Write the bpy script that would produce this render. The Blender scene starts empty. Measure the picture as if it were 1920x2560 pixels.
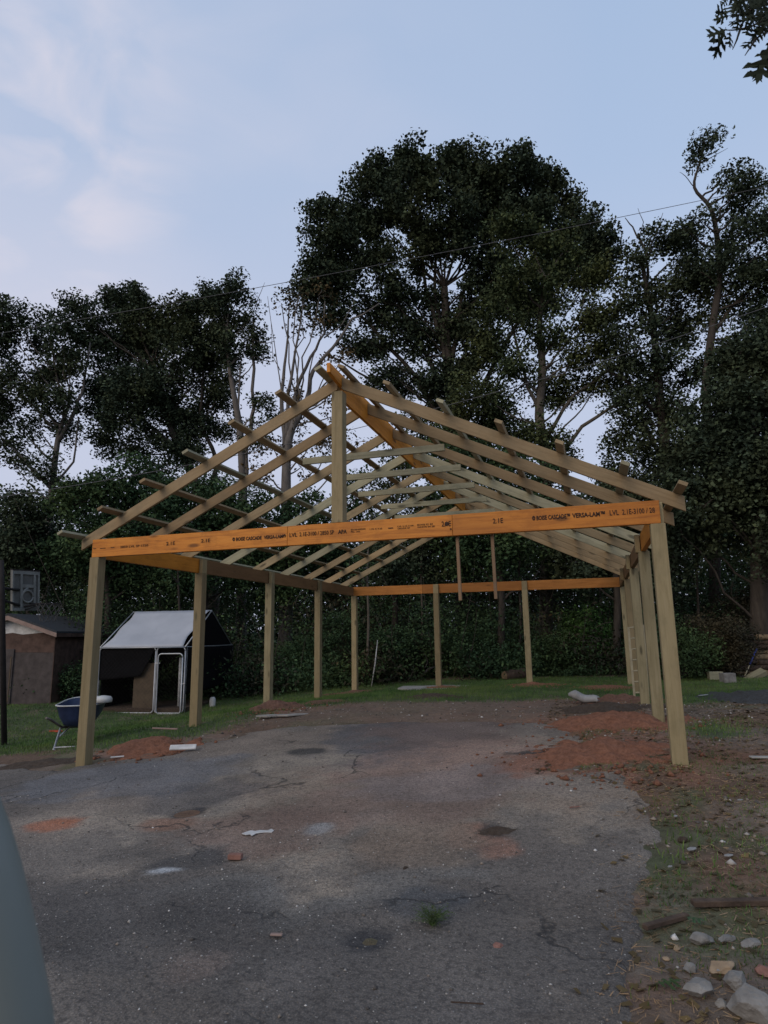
import bpy, bmesh, math, random
import numpy as np
from mathutils import Vector, Matrix
S = bpy.context.scene
C = bpy.data.collections.new('scene'); S.collection.children.link(C)
rng = np.random.default_rng(7); random.seed(7)
R_ = math.radians
K = 1.1573            # preview px -> photo px
# ---------------------------------------------------------------- camera
FPX = 1612.6
CAM = np.array([6.2296, -6.9072, 1.55])
F = np.array([-.2953, .937, .1865]); F /= np.linalg.norm(F)
R = np.array([.9528, .3032, -.0146]); R -= F*(R@F); R /= np.linalg.norm(R)
U = np.cross(R, F)
def ray(u, v): return F+(u-960)/FPX*R-(v-1280)/FPX*U
def at(u, v, d): return CAM+ray(u, v)*d
def D(x, y, d): return at(x*K, y*K, d)
def atY(u, v, Y):
    d = ray(u, v); return CAM+d*(Y-CAM[1])/d[1]
cam = bpy.data.cameras.new('camera'); camo = bpy.data.objects.new('camera', cam); C.objects.link(camo)
cam.sensor_fit = 'VERTICAL'; cam.sensor_height = 36; cam.sensor_width = 27; cam.lens = FPX/2560*36
cam.clip_start = .05; cam.clip_end = 2000
cam.dof.use_dof = True; cam.dof.focus_distance = 9; cam.dof.aperture_fstop = 6.3
m = Matrix.Identity(4)
for i in range(3): m[i][0], m[i][1], m[i][2], m[i][3] = R[i], U[i], -F[i], CAM[i]
camo.matrix_world = m; S.camera = camo
# ---------------------------------------------------------------- noise + terrain
def vnoise(x, y, seed=0):
    x = np.asarray(x, float); y = np.asarray(y, float)
    xi = np.floor(x).astype(np.int64); yi = np.floor(y).astype(np.int64)
    fx = x-xi; fy = y-yi; fx = fx*fx*(3-2*fx); fy = fy*fy*(3-2*fy)
    def h(a, b):
        n = (a*374761393+b*668265263+seed*974634777) & 0xffffffff
        n = ((n ^ (n >> 13))*1274126177) & 0xffffffff
        return ((n ^ (n >> 16)) & 0xffff)/65535.
    return (h(xi, yi)*(1-fx)+h(xi+1, yi)*fx)*(1-fy)+(h(xi, yi+1)*(1-fx)+h(xi+1, yi+1)*fx)*fy
def fbm(x, y, seed=0, o=4):
    s = 0; a = .5; t = 0
    for k in range(o): s = s+a*vnoise(np.asarray(x)*2**k, np.asarray(y)*2**k, seed+k); t += a; a *= .5
    return s/t
W, L, T, HB = 6.9575, 9.8781, 2.8393, .235
ctl = [(0, 0, -.01), (W, 0, .30), (0, L, .06), (W, L, .29), (0, 2.47, .14), (0, 4.94, .19), (0, 7.41, .08), (W, 2.47, .37), (W, 4.94, .34),
       (W, 7.41, .31), (2.32, L, .17), (4.64, L, .29), (6.2, -6.9, .0), (6, -3.5, .04), (9.5, -4, .12), (2, -4, -.05), (3.5, -1.5, .07), (3.5, 2, .2)]
for u, v, d in [(12, 1864, 12), (458, 1787, 16), (245, 1775, 16.5), (125, 1761, 17.5), (149, 1873, 9.7)]: ctl.append(tuple(at(u, v, d)))
ctl += [(-14, 0, -.6), (-14, 14, -.1), (0, 16, .25), (8, 16, .35), (16, 12, .5), (14, 0, .35), (12, 6, .4), (-10, -10, -.3), (14, -10, .2), (4, 12.5, .25)]
CT = np.array(ctl, float)
A_ = np.c_[np.ones(len(CT)), CT[:, 0], CT[:, 1]]
PL = np.linalg.lstsq(A_, CT[:, 2], rcond=None)[0]
def kern(d2): return np.exp(-d2/(2*3.2**2))
KM = kern(((CT[:, None, :2]-CT[None, :, :2])**2).sum(-1))+.02*np.eye(len(CT))
WT = np.linalg.solve(KM, CT[:, 2]-A_@PL)
def g(x, y):
    x = np.asarray(x, float); y = np.asarray(y, float)
    cx = np.clip(x, -30, 30); cy = np.clip(y, -20, 30)
    z = PL[0]+PL[1]*cx+PL[2]*cy
    for (a, b, c), w in zip(CT, WT): z = z+w*kern((x-a)**2+(y-b)**2)
    r = np.sqrt((x-4)**2+(y-4)**2)
    return z+np.clip(r-24, 0, 60)*.03
def og(u, v):     # photo pixel -> point on the terrain
    d = ray(u, v); z = .1
    for _ in range(12):
        P = CAM+d*(z-CAM[2])/d[2]; z = .5*z+.5*float(g(P[0], P[1]))
    return np.array([P[0], P[1], float(g(P[0], P[1]))])
def G(x, y): return og(x*K, y*K)
def polysd(px, py, poly):   # signed distance, positive inside
    poly = np.array(poly, float)[:, :2]; n = len(poly)
    dmin = np.full(px.shape, 1e9); ins = np.zeros(px.shape, bool)
    for i in range(n):
        a = poly[i]; b = poly[(i+1) % n]; e = b-a
        t = np.clip(((px-a[0])*e[0]+(py-a[1])*e[1])/max(e@e, 1e-9), 0, 1)
        dmin = np.minimum(dmin, np.hypot(px-a[0]-t*e[0], py-a[1]-t*e[1]))
        c = ((a[1] > py) != (b[1] > py)) & (px < (b[0]-a[0])*(py-a[1])/((b[1]-a[1]) if b[1] != a[1] else 1e-9)+a[0])
        ins ^= c
    return np.where(ins, dmin, -dmin)
def sstep(x, a, b):
    t = np.clip((x-a)/(b-a), 0, 1); return t*t*(3-2*t)
# ---------------------------------------------------------------- object helpers
def tag(o, label=None, cat=None, group=None, kind=None):
    if label: o['label'] = label
    if cat: o['category'] = cat
    if group: o['group'] = group
    if kind: o['kind'] = kind
    return o
def empty(name, loc, label, cat, group=None, rz=0):
    o = bpy.data.objects.new(name, None); C.objects.link(o); o.location = loc; o.rotation_euler = (0, 0, rz)
    o.empty_display_size = .2
    return tag(o, label, cat, group)
def meshnp(name, V, Fq, mat, parent=None, smooth=False, attr=None):
    me = bpy.data.meshes.new(name)
    V = np.asarray(V, np.float32); Fq = np.asarray(Fq, np.int32); k = Fq.shape[1]
    me.vertices.add(len(V)); me.vertices.foreach_set('co', V.ravel())
    me.loops.add(Fq.size); me.loops.foreach_set('vertex_index', Fq.ravel())
    me.polygons.add(len(Fq)); me.polygons.foreach_set('loop_start', np.arange(0, Fq.size, k, dtype=np.int32))
    me.update(calc_edges=True)
    if smooth: me.polygons.foreach_set('use_smooth', np.ones(len(Fq), bool))
    if attr is not None:
        for an, av in attr.items():
            ca = me.color_attributes.new(an, 'FLOAT_COLOR', 'POINT'); ca.data.foreach_set('color', np.asarray(av, np.float32).ravel())
    me.materials.append(mat)
    return link(name, me, parent)
def link(name, me, parent=None):
    o = bpy.data.objects.new(name, me); C.objects.link(o)
    if parent is not None: o.parent = parent
    return o
class MB:
    def __init__(s): s.v = []; s.f = []
    def add(s, v, f):
        n = len(s.v); s.v += [tuple(map(float, p)) for p in v]; s.f += [tuple(n+i for i in q) for q in f]; return s
    def box(s, c, d, M=None, rz=0):
        x, y, z = [k/2 for k in d]; ca, sa = math.cos(rz), math.sin(rz); P = []
        for i in range(8):
            p = Vector((x*(1 if i & 1 else -1), y*(1 if i & 2 else -1), z*(1 if i & 4 else -1)))
            if M is not None: p = M@p
            P.append((c[0]+p[0]*ca-p[1]*sa, c[1]+p[0]*sa+p[1]*ca, c[2]+p[2]))
        return s.add(P, [(0, 2, 3, 1), (4, 5, 7, 6), (0, 1, 5, 4), (2, 6, 7, 3), (0, 4, 6, 2), (1, 3, 7, 5)])
    def tube(s, pts, rad, n=8, cap=True):
        pts = [Vector(p) for p in pts]; rad = [rad]*len(pts) if not hasattr(rad, '__len__') else rad
        V = []; prev = None
        for i, p in enumerate(pts):
            t = (pts[min(i+1, len(pts)-1)]-pts[max(i-1, 0)])
            t = t.normalized() if t.length > 1e-9 else Vector((0, 0, 1))
            if prev is None: a = t.orthogonal().normalized()
            else:
                a = prev-t*prev.dot(t); a = a.normalized() if a.length > 1e-6 else t.orthogonal().normalized()
            prev = a; b = t.cross(a)
            for k in range(n):
                w = 2*math.pi*k/n; V.append(p+(a*math.cos(w)+b*math.sin(w))*rad[i])
        Fc = []
        for i in range(len(pts)-1):
            for k in range(n): Fc.append((i*n+k, i*n+(k+1) % n, (i+1)*n+(k+1) % n, (i+1)*n+k))
        if cap: Fc.append(tuple(range(n-1, -1, -1))); Fc.append(tuple((len(pts)-1)*n+k for k in range(n)))
        return s.add(V, Fc)
    def prism(s, poly, ax, a, b):   # poly 2D extruded along axis ax from a to b
        def p3(p, t): return {0: (t, p[0], p[1]), 1: (p[0], t, p[1]), 2: (p[0], p[1], t)}[ax]
        n = len(poly); V = [p3(p, a) for p in poly]+[p3(p, b) for p in poly]
        return s.add(V, [tuple(range(n)), tuple(range(2*n-1, n-1, -1))]+[(i, i+n, (i+1) % n+n, (i+1) % n) for i in range(n)])
    def build(s, name, mat, parent=None, smooth=False, bevel=0, M=None):
        me = bpy.data.meshes.new(name); me.from_pydata(s.v, [], s.f)
        bm = bmesh.new(); bm.from_mesh(me)
        bmesh.ops.recalc_face_normals(bm, faces=bm.faces[:])
        if bevel: bmesh.ops.bevel(bm, geom=bm.edges[:], offset=bevel, segments=1, affect='EDGES', profile=.5)
        bm.to_mesh(me); bm.free(); me.materials.append(mat)
        if smooth:
            for p in me.polygons: p.use_smooth = True
        o = link(name, me, parent)
        if M is not None: o.matrix_basis = M
        return o
# ---------------------------------------------------------------- material helpers
class NT:
    def __init__(s, name):
        s.m = bpy.data.materials.new(name); s.m.use_nodes = True; s.t = s.m.node_tree; s.n = s.t.nodes; s.l = s.t.links
        s.b = s.n['Principled BSDF']; s.b.inputs['Specular IOR Level'].default_value = .3
    def node(s, ty, **kw):
        n = s.n.new(ty)
        for k, v in kw.items():
            if k.startswith('i_'): n.inputs[k[2:].replace('_', ' ')].default_value = v
            else: setattr(n, k, v)
        return n
    def L(s, a, b): s.l.new(a, b); return s
    def coord(s, kind='Object', scale=(1, 1, 1)):
        t = s.node('ShaderNodeTexCoord'); mp = s.node('ShaderNodeMapping'); mp.inputs['Scale'].default_value = scale
        s.L(t.outputs[kind], mp.inputs['Vector']); return mp.outputs['Vector']
    def noise(s, vec, sc, det=5, rough=.55, dist=0):
        n = s.node('ShaderNodeTexNoise'); n.inputs['Scale'].default_value = sc; n.inputs['Detail'].default_value = det
        n.inputs['Roughness'].default_value = rough; n.inputs['Distortion'].default_value = dist
        if vec is not None: s.L(vec, n.inputs['Vector'])
        return n.outputs['Fac']
    def ramp(s, fac, stops, interp='LINEAR'):
        r = s.node('ShaderNodeValToRGB'); e = r.color_ramp.elements; r.color_ramp.interpolation = interp
        while len(e) < len(stops): e.new(.5)
        for i, (p, c) in enumerate(stops):
            e[i].position = p; e[i].color = (*c, 1) if len(c) == 3 else c
        s.L(fac, r.inputs['Fac']); return r.outputs['Color']
    def mix(s, fac, a, b, mode='MIX'):
        n = s.node('ShaderNodeMix', data_type='RGBA', blend_type=mode)
        for inp, val in ((n.inputs[0], fac), (n.inputs[6], a), (n.inputs[7], b)):
            if isinstance(val, (int, float)): inp.default_value = val
            elif isinstance(val, tuple): inp.default_value = (*val, 1) if len(val) == 3 else val
            else: s.L(val, inp)
        return n.outputs[2]
    def math(s, op, a, b=0, c=None):
        n = s.node('ShaderNodeMath', operation=op)
        for i, v in enumerate((a, b, c)):
            if v is None: continue
            if isinstance(v, (int, float)): n.inputs[i].default_value = v
            else: s.L(v, n.inputs[i])
        return n.outputs[0]
    def bump(s, h, st=.3, dist=.01):
        b = s.node('ShaderNodeBump'); b.inputs['Strength'].default_value = st; b.inputs['Distance'].default_value = dist
        s.L(h, b.inputs['Height']); s.L(b.outputs['Normal'], s.b.inputs['Normal']); return s
    def out(s, col=None, rough=None, metal=None):
        for k, v in (('Base Color', col), ('Roughness', rough), ('Metallic', metal)):
            if v is None: continue
            if isinstance(v, tuple): s.b.inputs[k].default_value = (*v, 1)
            elif isinstance(v, (int, float)): s.b.inputs[k].default_value = v
            else: s.L(v, s.b.inputs[k])
        return s.m
G0 = (0, 0, 0); G1 = (1, 1, 1)
def wood_mat(name, c1, c2, c3, dark=.45, knots=True, rough=.75, var=.25):
    n = NT(name)
    oi = n.node('ShaderNodeObjectInfo')
    tc = n.node('ShaderNodeTexCoord'); add = n.node('ShaderNodeVectorMath', operation='ADD'); n.L(tc.outputs['Object'], add.inputs[0])
    sc = n.node('ShaderNodeVectorMath', operation='SCALE'); sc.inputs['Scale'].default_value = 37
    cm = n.node('ShaderNodeCombineXYZ'); 
    for i in range(3): n.L(oi.outputs['Random'], cm.inputs[i])
    n.L(cm.outputs[0], sc.inputs[0]); n.L(sc.outputs[0], add.inputs[1])
    def mp(s3):
        q = n.node('ShaderNodeMapping'); q.inputs['Scale'].default_value = s3; n.L(add.outputs[0], q.inputs['Vector']); return q.outputs['Vector']
    grain = n.noise(mp((1.0, 15, 15)), 1.5, 8, .7, .7)
    fine = n.noise(mp((3, 120, 120)), 2, 3, .6)
    big = n.noise(mp((.8, 3, 3)), 1.1, 3)
    col = n.ramp(grain, [(.30, tuple(k*.72 for k in c2)), (.5, c1), (.70, c3)])
    col = n.mix(n.math('MULTIPLY', fine, .45), col, tuple(k*.62 for k in c2))
    col = n.mix(n.ramp(big, [(.4, G0), (.7, (.5, .5, .5))]), col, tuple(k*.72 for k in c2))
    col = n.mix(n.math('MULTIPLY', oi.outputs['Random'], var*2), col, (c1[0]*.86, c1[1]*.68, c1[2]*.56))
    fr = n.math('FRACT', n.math('MULTIPLY', oi.outputs['Random'], 7.31)); col = n.mix(1, col, n.ramp(fr, [(0, (.72, .70, .68)), (.5, (.95, .95, .95)), (1, (1.12, 1.12, 1.10))]), 'MULTIPLY')
    if knots:
        vo = n.node('ShaderNodeTexVoronoi'); vo.inputs['Scale'].default_value = 1.0; n.L(mp((1.7, 5.5, 5.5)), vo.inputs['Vector'])
        kd = n.ramp(n.math('ADD', vo.outputs['Distance'], n.math('MULTIPLY', fine, .08)), [(.13, G1), (.22, G0)])
        col = n.mix(n.math('MULTIPLY', kd, .8), col, tuple(k*.22 for k in c2))
    blot = n.noise(mp((1.3, 2.2, 2.2)), 2.3, 5, .7)
    col = n.mix(n.ramp(blot, [(.50, G0), (.68, (.45,)*3)]), col, tuple(k*.55 for k in c2))
    n.bump(grain, .4, .004)
    return n.out(col, rough)
M = {}
M['pine'] = wood_mat('pressure treated pine', (.35, .28, .165), (.27, .215, .125), (.41, .34, .21))
M['post'] = wood_mat('treated post timber', (.355, .31, .18), (.28, .24, .13), (.42, .37, .235), var=.22)
M['green'] = wood_mat('fresh green treated pine', (.38, .37, .25), (.31, .30, .20), (.44, .43, .31), var=.05)
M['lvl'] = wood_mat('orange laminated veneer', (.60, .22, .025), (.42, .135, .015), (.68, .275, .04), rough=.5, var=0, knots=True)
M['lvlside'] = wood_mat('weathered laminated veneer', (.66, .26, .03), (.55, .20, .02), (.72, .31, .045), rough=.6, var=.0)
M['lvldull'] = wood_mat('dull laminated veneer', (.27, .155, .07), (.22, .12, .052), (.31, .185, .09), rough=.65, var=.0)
M['studs'] = wood_mat('greyed brown batten', (.26, .18, .11), (.2, .135, .08), (.3, .22, .14), knots=False)
M['lvlback'] = wood_mat('lighter orange laminated veneer', (.62, .25, .055), (.52, .20, .04), (.70, .30, .075), rough=.6, var=0)
M['ink'] = NT('black stencil ink').out((.03, .012, .006), .7)
def flat(name, c, rough=.7, metal=0, nz=.35, sc=6, bump=.15):
    n = NT(name); a = n.noise(n.coord(), sc, 6, .6); b = n.noise(n.coord(), sc*9, 3)
    col = n.mix(n.ramp(a, [(.35, G0), (.7, G1)]), tuple(k*(1-nz) for k in c), tuple(min(1, k*(1+nz*.4)) for k in c))
    col = n.mix(n.math('MULTIPLY', b, .3), col, tuple(k*(1-nz) for k in c))
    n.bump(b, bump, .003)
    return n.out(col, rough, metal)
# foliage: colour varies leaf by leaf and by patch
def leaf_mat(name, c, c2, rough=.8, spread=.22):
    n = NT(name); ge = n.node('ShaderNodeNewGeometry')
    p1 = n.noise(ge.outputs['Position'], .45, 3); p2 = n.noise(ge.outputs['Position'], 1.9, 3)
    mid = tuple((a+b)/2 for a, b in zip(c, c2))
    col = n.ramp(p2, [(.32, tuple(k*.55 for k in c)), (.5, c), (.66, c2)])
    col = n.mix(n.ramp(p1, [(.45, G0), (.66, (.45,)*3)]), col, (c2[0]*1.2, c2[1]*.98, c2[2]*.72))
    v = n.ramp(ge.outputs['Random Per Island'], [(0, (1-spread,)*3), (.85, (1+spread,)*3), (1, (1+spread*2.2, 1+spread*1.8, 1+spread))])
    col = n.mix(1, col, v, 'MULTIPLY')
    n.b.inputs['Specular IOR Level'].default_value = .08
    return n.out(col, rough)
M['oak'] = leaf_mat('dark oak leaves', (.044, .064, .042), (.068, .094, .055))
M['oak2'] = leaf_mat('yellow green leaves', (.056, .08, .042), (.088, .115, .052))
M['brownleaf'] = leaf_mat('browning leaves', (.07, .06, .035), (.12, .09, .045))
M['under'] = leaf_mat('undergrowth leaves', (.040, .074, .037), (.062, .105, .045))
M['fresh'] = leaf_mat('bright undergrowth leaves', (.06, .14, .045), (.10, .20, .06))
M['dull'] = leaf_mat('brownish brush leaves', (.034, .036, .026), (.052, .048, .032))
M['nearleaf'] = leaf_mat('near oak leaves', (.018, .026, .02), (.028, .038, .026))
M['grass'] = leaf_mat('lawn grass blades', (.065, .125, .038), (.11, .17, .055))
M['drygrass'] = leaf_mat('dry straw and litter', (.21, .14, .085), (.33, .25, .165))
def bark(name, c):
    n = NT(name); v = n.coord('Object', (1, 1, .25)); a = n.noise(v, 9, 6, .65)
    n.bump(a, .6, .03); return n.out(n.ramp(a, [(.3, tuple(k*.5 for k in c)), (.65, c)]), .9)
M['bark'] = bark('dark bark', (.07, .06, .05)); M['palebark'] = bark('pale grey bark', (.17, .155, .14)); M['midbark'] = bark('grey brown bark', (.13, .115, .095))
# ---------------------------------------------------------------- setting: ground
DRV = [G(x, y)[:2] for x, y in [(0, 1652), (60, 1668), (130, 1666), (190, 1655), (245, 1644), (300, 1642), (370, 1633), (420, 1612), (480, 1600), (560, 1580), (640, 1571), (760, 1565), (900, 1561), (1050, 1560),
       (1160, 1562), (1200, 1568), (1230, 1585), (1255, 1600), (1210, 1615), (1180, 1640), (1190, 1664), (1260, 1668), (1335, 1666), (1358, 1700), (1372, 1740), (1400, 1780), (1415, 1808), (1390, 1822), (1378, 1850), (1392, 1885), (1385, 1930),
       (1395, 1960), (1405, 2010), (1398, 2060), (1402, 2120), (1392, 2212), (1380, 2420)]]
DRV += [np.array(p) for p in [(8.6, -13), (-16, -13), (-16, -3.5), (-7, -.8)]]
def drv_sd(x, y): return polysd(x, y, DRV)+(fbm(x*1.4, y*1.4, 3, 5)-.5)*.28+(fbm(x*7, y*7, 4, 4)-.5)*.20
LAWNS = [[G(x, y)[:2] for x, y in P] for P in [
    [(-260, 1520), (20, 1500), (190, 1500), (420, 1505), (560, 1490), (700, 1478), (870, 1472), (1400, 1462), (1520, 1462), (1659, 1462), (1800, 1470), (1800, 1500), (1640, 1512), (1480, 1524), (1350, 1518), (1200, 1512), (1000, 1518), (760, 1520), (600, 1538), (545, 1560), (430, 1592), (360, 1612), (190, 1628), (-260, 1640)],
    [(1330, 1835), (1400, 1805), (1470, 1800), (1500, 1850), (1480, 1900), (1380, 1895)], [(1480, 1570), (1540, 1560), (1600, 1585), (1570, 1605), (1490, 1600)]]]
def lawn_sd(x, y):
    s = np.maximum.reduce([polysd(x, y, p)*(1 if i == 0 else 1.2) for i, p in enumerate(LAWNS)])
    return s+(fbm(x*1.1, y*1.1, 21, 4)-.5)*.9
def axis(a, b, st, far):
    c = list(np.arange(a, b+1e-6, st)); s = st; x = b
    while x < far: s *= 1.25; x += s; c.append(x)
    s = st; x = a
    while x > -far: s *= 1.25; x -= s; c.insert(0, x)
    return np.array(c)
def sheet(name, xs, ys, zf, mat, colf=None, keep=None, parent=None):
    X, Y = np.meshgrid(xs, ys); Z = zf(X, Y); nx, ny = len(xs), len(ys)
    V = np.c_[X.ravel(), Y.ravel(), Z.ravel()]
    i = np.arange(nx-1); j = np.arange(ny-1); I, J = np.meshgrid(i, j); a = (J*nx+I).ravel()
    Fq = np.c_[a, a+1, a+nx+1, a+nx]
    if keep is not None:
        kv = keep(X, Y).ravel(); Fq = Fq[kv[Fq].any(1)]
        used = np.unique(Fq); mp = np.zeros(len(V), int)-1; mp[used] = np.arange(len(used)); V = V[used]; Fq = mp[Fq]
    at_ = None
    if colf is not None: at_ = {'zone': colf(V[:, 0], V[:, 1])}
    return meshnp(name, V, Fq, mat, parent, True, at_)
def dirt_relief(x, y):
    return (fbm(x*2.2, y*2.2, 5, 4)-.5)*.05+(fbm(x*9, y*9, 8, 3)-.5)*.022
def ground_z(x, y):
    sd = drv_sd(x, y); out = sstep(-sd, -.02, .35); lw = sstep(lawn_sd(x, y), -.1, .4)
    far = sstep(np.hypot(x-4, y-4), 22, 30)
    return g(x, y)+dirt_relief(x, y)*out*(1-.75*lw)+out*.012-(1-out)*.004+far*fbm(x*.2, y*.2, 4, 2)*1.0
SPOTS = [(G(700, 1545), 3.6, 1.0), (G(900, 1535), 3.2, 1.0), (G(1120, 1535), 2.2, 1.0)]
REDS = [(G(*p)[:2], q) for p, q in [((317, 1622), .8), ((1300, 1632), 1.3), ((1325, 1566), 1.4), ((1335, 1516), .9), ((1310, 1487), .9), ((762, 1497), .7), ((945, 1490), .6), ((1155, 1483), .8), ((597, 1535), .8), ((1330, 1660), .8)]]
def ground_col(x, y):
    n1 = fbm(x*.7, y*.7, 31, 4); n2 = fbm(x*3, y*3, 37, 4); n3 = fbm(x*.5+9, y*1.6, 41, 4)
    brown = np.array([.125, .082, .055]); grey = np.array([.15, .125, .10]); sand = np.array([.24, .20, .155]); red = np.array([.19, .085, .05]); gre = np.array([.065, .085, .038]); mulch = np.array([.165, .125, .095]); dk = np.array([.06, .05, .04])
    def mx(a, b, t): return a*(1-t[:, None])+b*t[:, None]
    c = mx(np.tile(brown, (len(x), 1)), grey, sstep(n1, .4, .62))
    c = mx(c, sand, sstep(n3, .56, .68)*sstep(x, 6.5, 8)*sstep(-y, -3, 0)*.9)
    c = mx(c, red*.8, sstep(n2, .55, .75)*.35)
    c = mx(c, gre*1.2, sstep(fbm(x*1.6, y*1.6, 51, 4), .56, .68)*.6)
    mu = sstep(y, 1.5, 3.5)*(1-sstep(x, 6.8, 7.6))
    c = mx(c, mulch, mu*.8)
    c = mx(c, red*1.1, mu*sstep(n1, .5, .66)*.25)
    for p, rr_ in REDS:
        q = np.hypot(x-p[0], y-p[1])/rr_; c = mx(c, np.array([.23, .105, .065]), np.exp(-q*q)*sstep(n2+.25*np.exp(-q*q), .46, .66)*.6)
    lw = sstep(lawn_sd(x, y), -.15, .35)*sstep(fbm(x*4, y*4, 57, 3), .2, .45)
    c = mx(c, gre, lw)
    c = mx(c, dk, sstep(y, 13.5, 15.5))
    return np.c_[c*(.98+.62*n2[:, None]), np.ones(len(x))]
n = NT('yard soil'); va = n.node('ShaderNodeVertexColor', layer_name='zone'); v = n.coord()
a = n.noise(v, 14, 8, .7); b = n.noise(v, 70, 5, .7); vo = n.node('ShaderNodeTexVoronoi'); vo.inputs['Scale'].default_value = 28; n.L(v, vo.inputs['Vector'])
col = n.mix(n.ramp(a, [(.35, (.0,)*3), (.65, (.7,)*3)]), va.outputs['Color'], n.mix(1, va.outputs['Color'], (.45, .42, .40), 'MULTIPLY'))
col = n.mix(n.math('MULTIPLY', n.ramp(b, [(.58, G0), (.75, G1)]), .5), col, (.26, .21, .16))
col = n.mix(n.ramp(vo.outputs['Distance'], [(.03, (.6,)*3), (.10, G0)]), col, (.34, .31, .27))
n.bump(n.math('ADD', a, n.math('MULTIPLY', b, .5)), .9, .03); M['soil'] = n.out(col, .95)
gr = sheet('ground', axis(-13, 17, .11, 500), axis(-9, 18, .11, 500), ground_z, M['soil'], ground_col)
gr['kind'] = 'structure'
# driveway: worn asphalt, lifts 12 mm out of the soil and dips under it at its ragged edge
stain = [((850, 1690), 2.9, .85, (.27, .23, .18), .85), ((1010, 1640), 1.5, .35, (.25, .185, .14), .7), ((250, 1950), 1.1, .3, (.07, .066, .062), .6), ((900, 2100), 1.6, .2, (.085, .08, .075), .5), ((900, 1700), 2.2, .6, (.20, .155, .115), .8), ((960, 1640), 1.3, .5, (.24, .165, .13), .8), ((820, 1750), 1.2, .3, (.20, .14, .11), .7), ((560, 1800), .8, .25, (.19, .13, .10), .7), ((1010, 1812), .30, .12, (.24, .125, .08), .8), ((1080, 1840), .18, .08, (.23, .13, .09), .8),
         ((900, 1830), .5, .22, (.22, .172, .128), .7), ((840, 1835), .35, .14, (.225, .17, .125), .6), ((128, 1783), .28, .10, (.29, .12, .065), 1), ((365, 1783), .26, .10, (.21, .125, .085), .9), ((420, 2095), .20, .08, (.15, .12, .10), .8), ((405, 1757), .16, .07, (.02, .018, .018), 1), ((1100, 1667), .3, .07, (.26, .11, .06), .9),
         ((415, 1865), .30, .07, (.06, .057, .054), .85), ((800, 2033), .14, .05, (.035, .035, .037), 1), ((1065, 1800), .13, .07, (.05, .045, .04), .8), ((685, 1796), .15, .07, (.27, .27, .26), .9), ((360, 1885), .13, .02, (.40, .42, .43), .9), ((1190, 1700), .55, .16, (.24, .20, .16), .9), ((300, 1680), 1.5, .35, (.14, .145, .155), .7),
         ((1000, 1690), 1.1, .25, (.22, .18, .16), .8), ((830, 1590), 1.0, .7, (.085, .085, .09), .8), ((950, 1580), 1.3, .5, (.13, .095, .08), .8), ((700, 1930), 1.3, .10, (.17, .165, .15), .5), ((650, 2000), 1.0, .16, (.07, .065, .06), .4), ((300, 1990), .9, .22, (.075, .07, .065), .35), ((910, 1955), .25, .08, (.06, .07, .08), .6),
         ((1190, 1650), .6, .22, (.24, .11, .065), .8), ((430, 1720), .8, .2, (.06, .06, .065), .6), ((660, 1626), .25, .08, (.03, .03, .03), .9), ((1150, 1628), .3, .06, (.04, .035, .03), .9)]
SD = [(G(*p)[:2], a, b, np.array(c), k) for p, a, b, c, k in stain]
ca_, sa_ = math.cos(.305), math.sin(.305)
def drv_col(x, y):
    n1 = fbm(x*.6, y*.9, 61, 5); n2 = fbm(x*2.3, y*2.3, 67, 5); n3 = fbm(x*.35, y*.6, 71, 3)
    c = np.tile(np.array([.150, .131, .110]), (len(x), 1))
    def mx(a, b, t): return a*(1-t[:, None])+b*t[:, None]
    c = mx(c, np.array([.215, .178, .142]), sstep(n1, .45, .68)*.8*sstep(y, -4.5, -2))
    c = mx(c, np.array([.088, .078, .068]), sstep(n3, .52, .66)*.6)
    dx = fbm(x*2+5, y*2, 81, 4)-.5; dy = fbm(x*2, y*2+7, 83, 4)-.5
    for p, a, b, k, st in SD:
        ex = (x-p[0])+dx*a*.9; ey = (y-p[1])+dy*a*.9
        q = np.hypot((ex*ca_+ey*sa_)/a, (-ex*sa_+ey*ca_)/(b*2.6))
        q = q+(fbm(x*9, y*9, 87, 3)-.5)*.5
        c = mx(c, k, (1-sstep(q, .62, 1.08))*st*(.72+.5*fbm(x*5, y*5, 89, 3)))
    return np.c_[c*(.62+.76*n2[:, None]), np.ones(len(x))]
n = NT('worn asphalt'); va = n.node('ShaderNodeVertexColor', layer_name='zone'); v = n.coord()
a = n.noise(v, 8, 8, .72); b = n.noise(v, 110, 4, .7)
vo = n.node('ShaderNodeTexVoronoi'); vo.inputs['Scale'].default_value = 62; n.L(v, vo.inputs['Vector'])
v2 = n.node('ShaderNodeTexVoronoi'); v2.inputs['Scale'].default_value = 26; n.L(v, v2.inputs['Vector'])
mask = n.ramp(n.noise(v, 1.3, 5), [(.40, (.12,)*3), (.66, G1)])
sel = n.ramp(n.math('MULTIPLY', vo.outputs['Distance'], n.math('ADD', n.node('ShaderNodeSeparateColor').outputs[0], 1)), [(.30, G1), (.44, G0)])
sep = n.node('ShaderNodeSeparateColor'); n.L(vo.outputs['Color'], sep.inputs[0])
pick = n.ramp(sep.outputs[0], [(.62, G0), (.80, G1)])
sep2 = n.node('ShaderNodeSeparateColor'); n.L(v2.outputs['Color'], sep2.inputs[0])
pick2 = n.ramp(sep2.outputs[0], [(.86, G0), (.90, G1)])
col = n.mix(n.ramp(a, [(.33, G0), (.67, (.65,)*3)]), va.outputs['Color'], n.mix(1, va.outputs['Color'], (.62, .61, .61), 'MULTIPLY'))
col = n.mix(n.math('MULTIPLY', n.ramp(b, [(.46, G0), (.66, G1)]), .75), col, n.mix(1, va.outputs['Color'], (2.1, 2.05, 2.0), 'MULTIPLY'))
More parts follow.
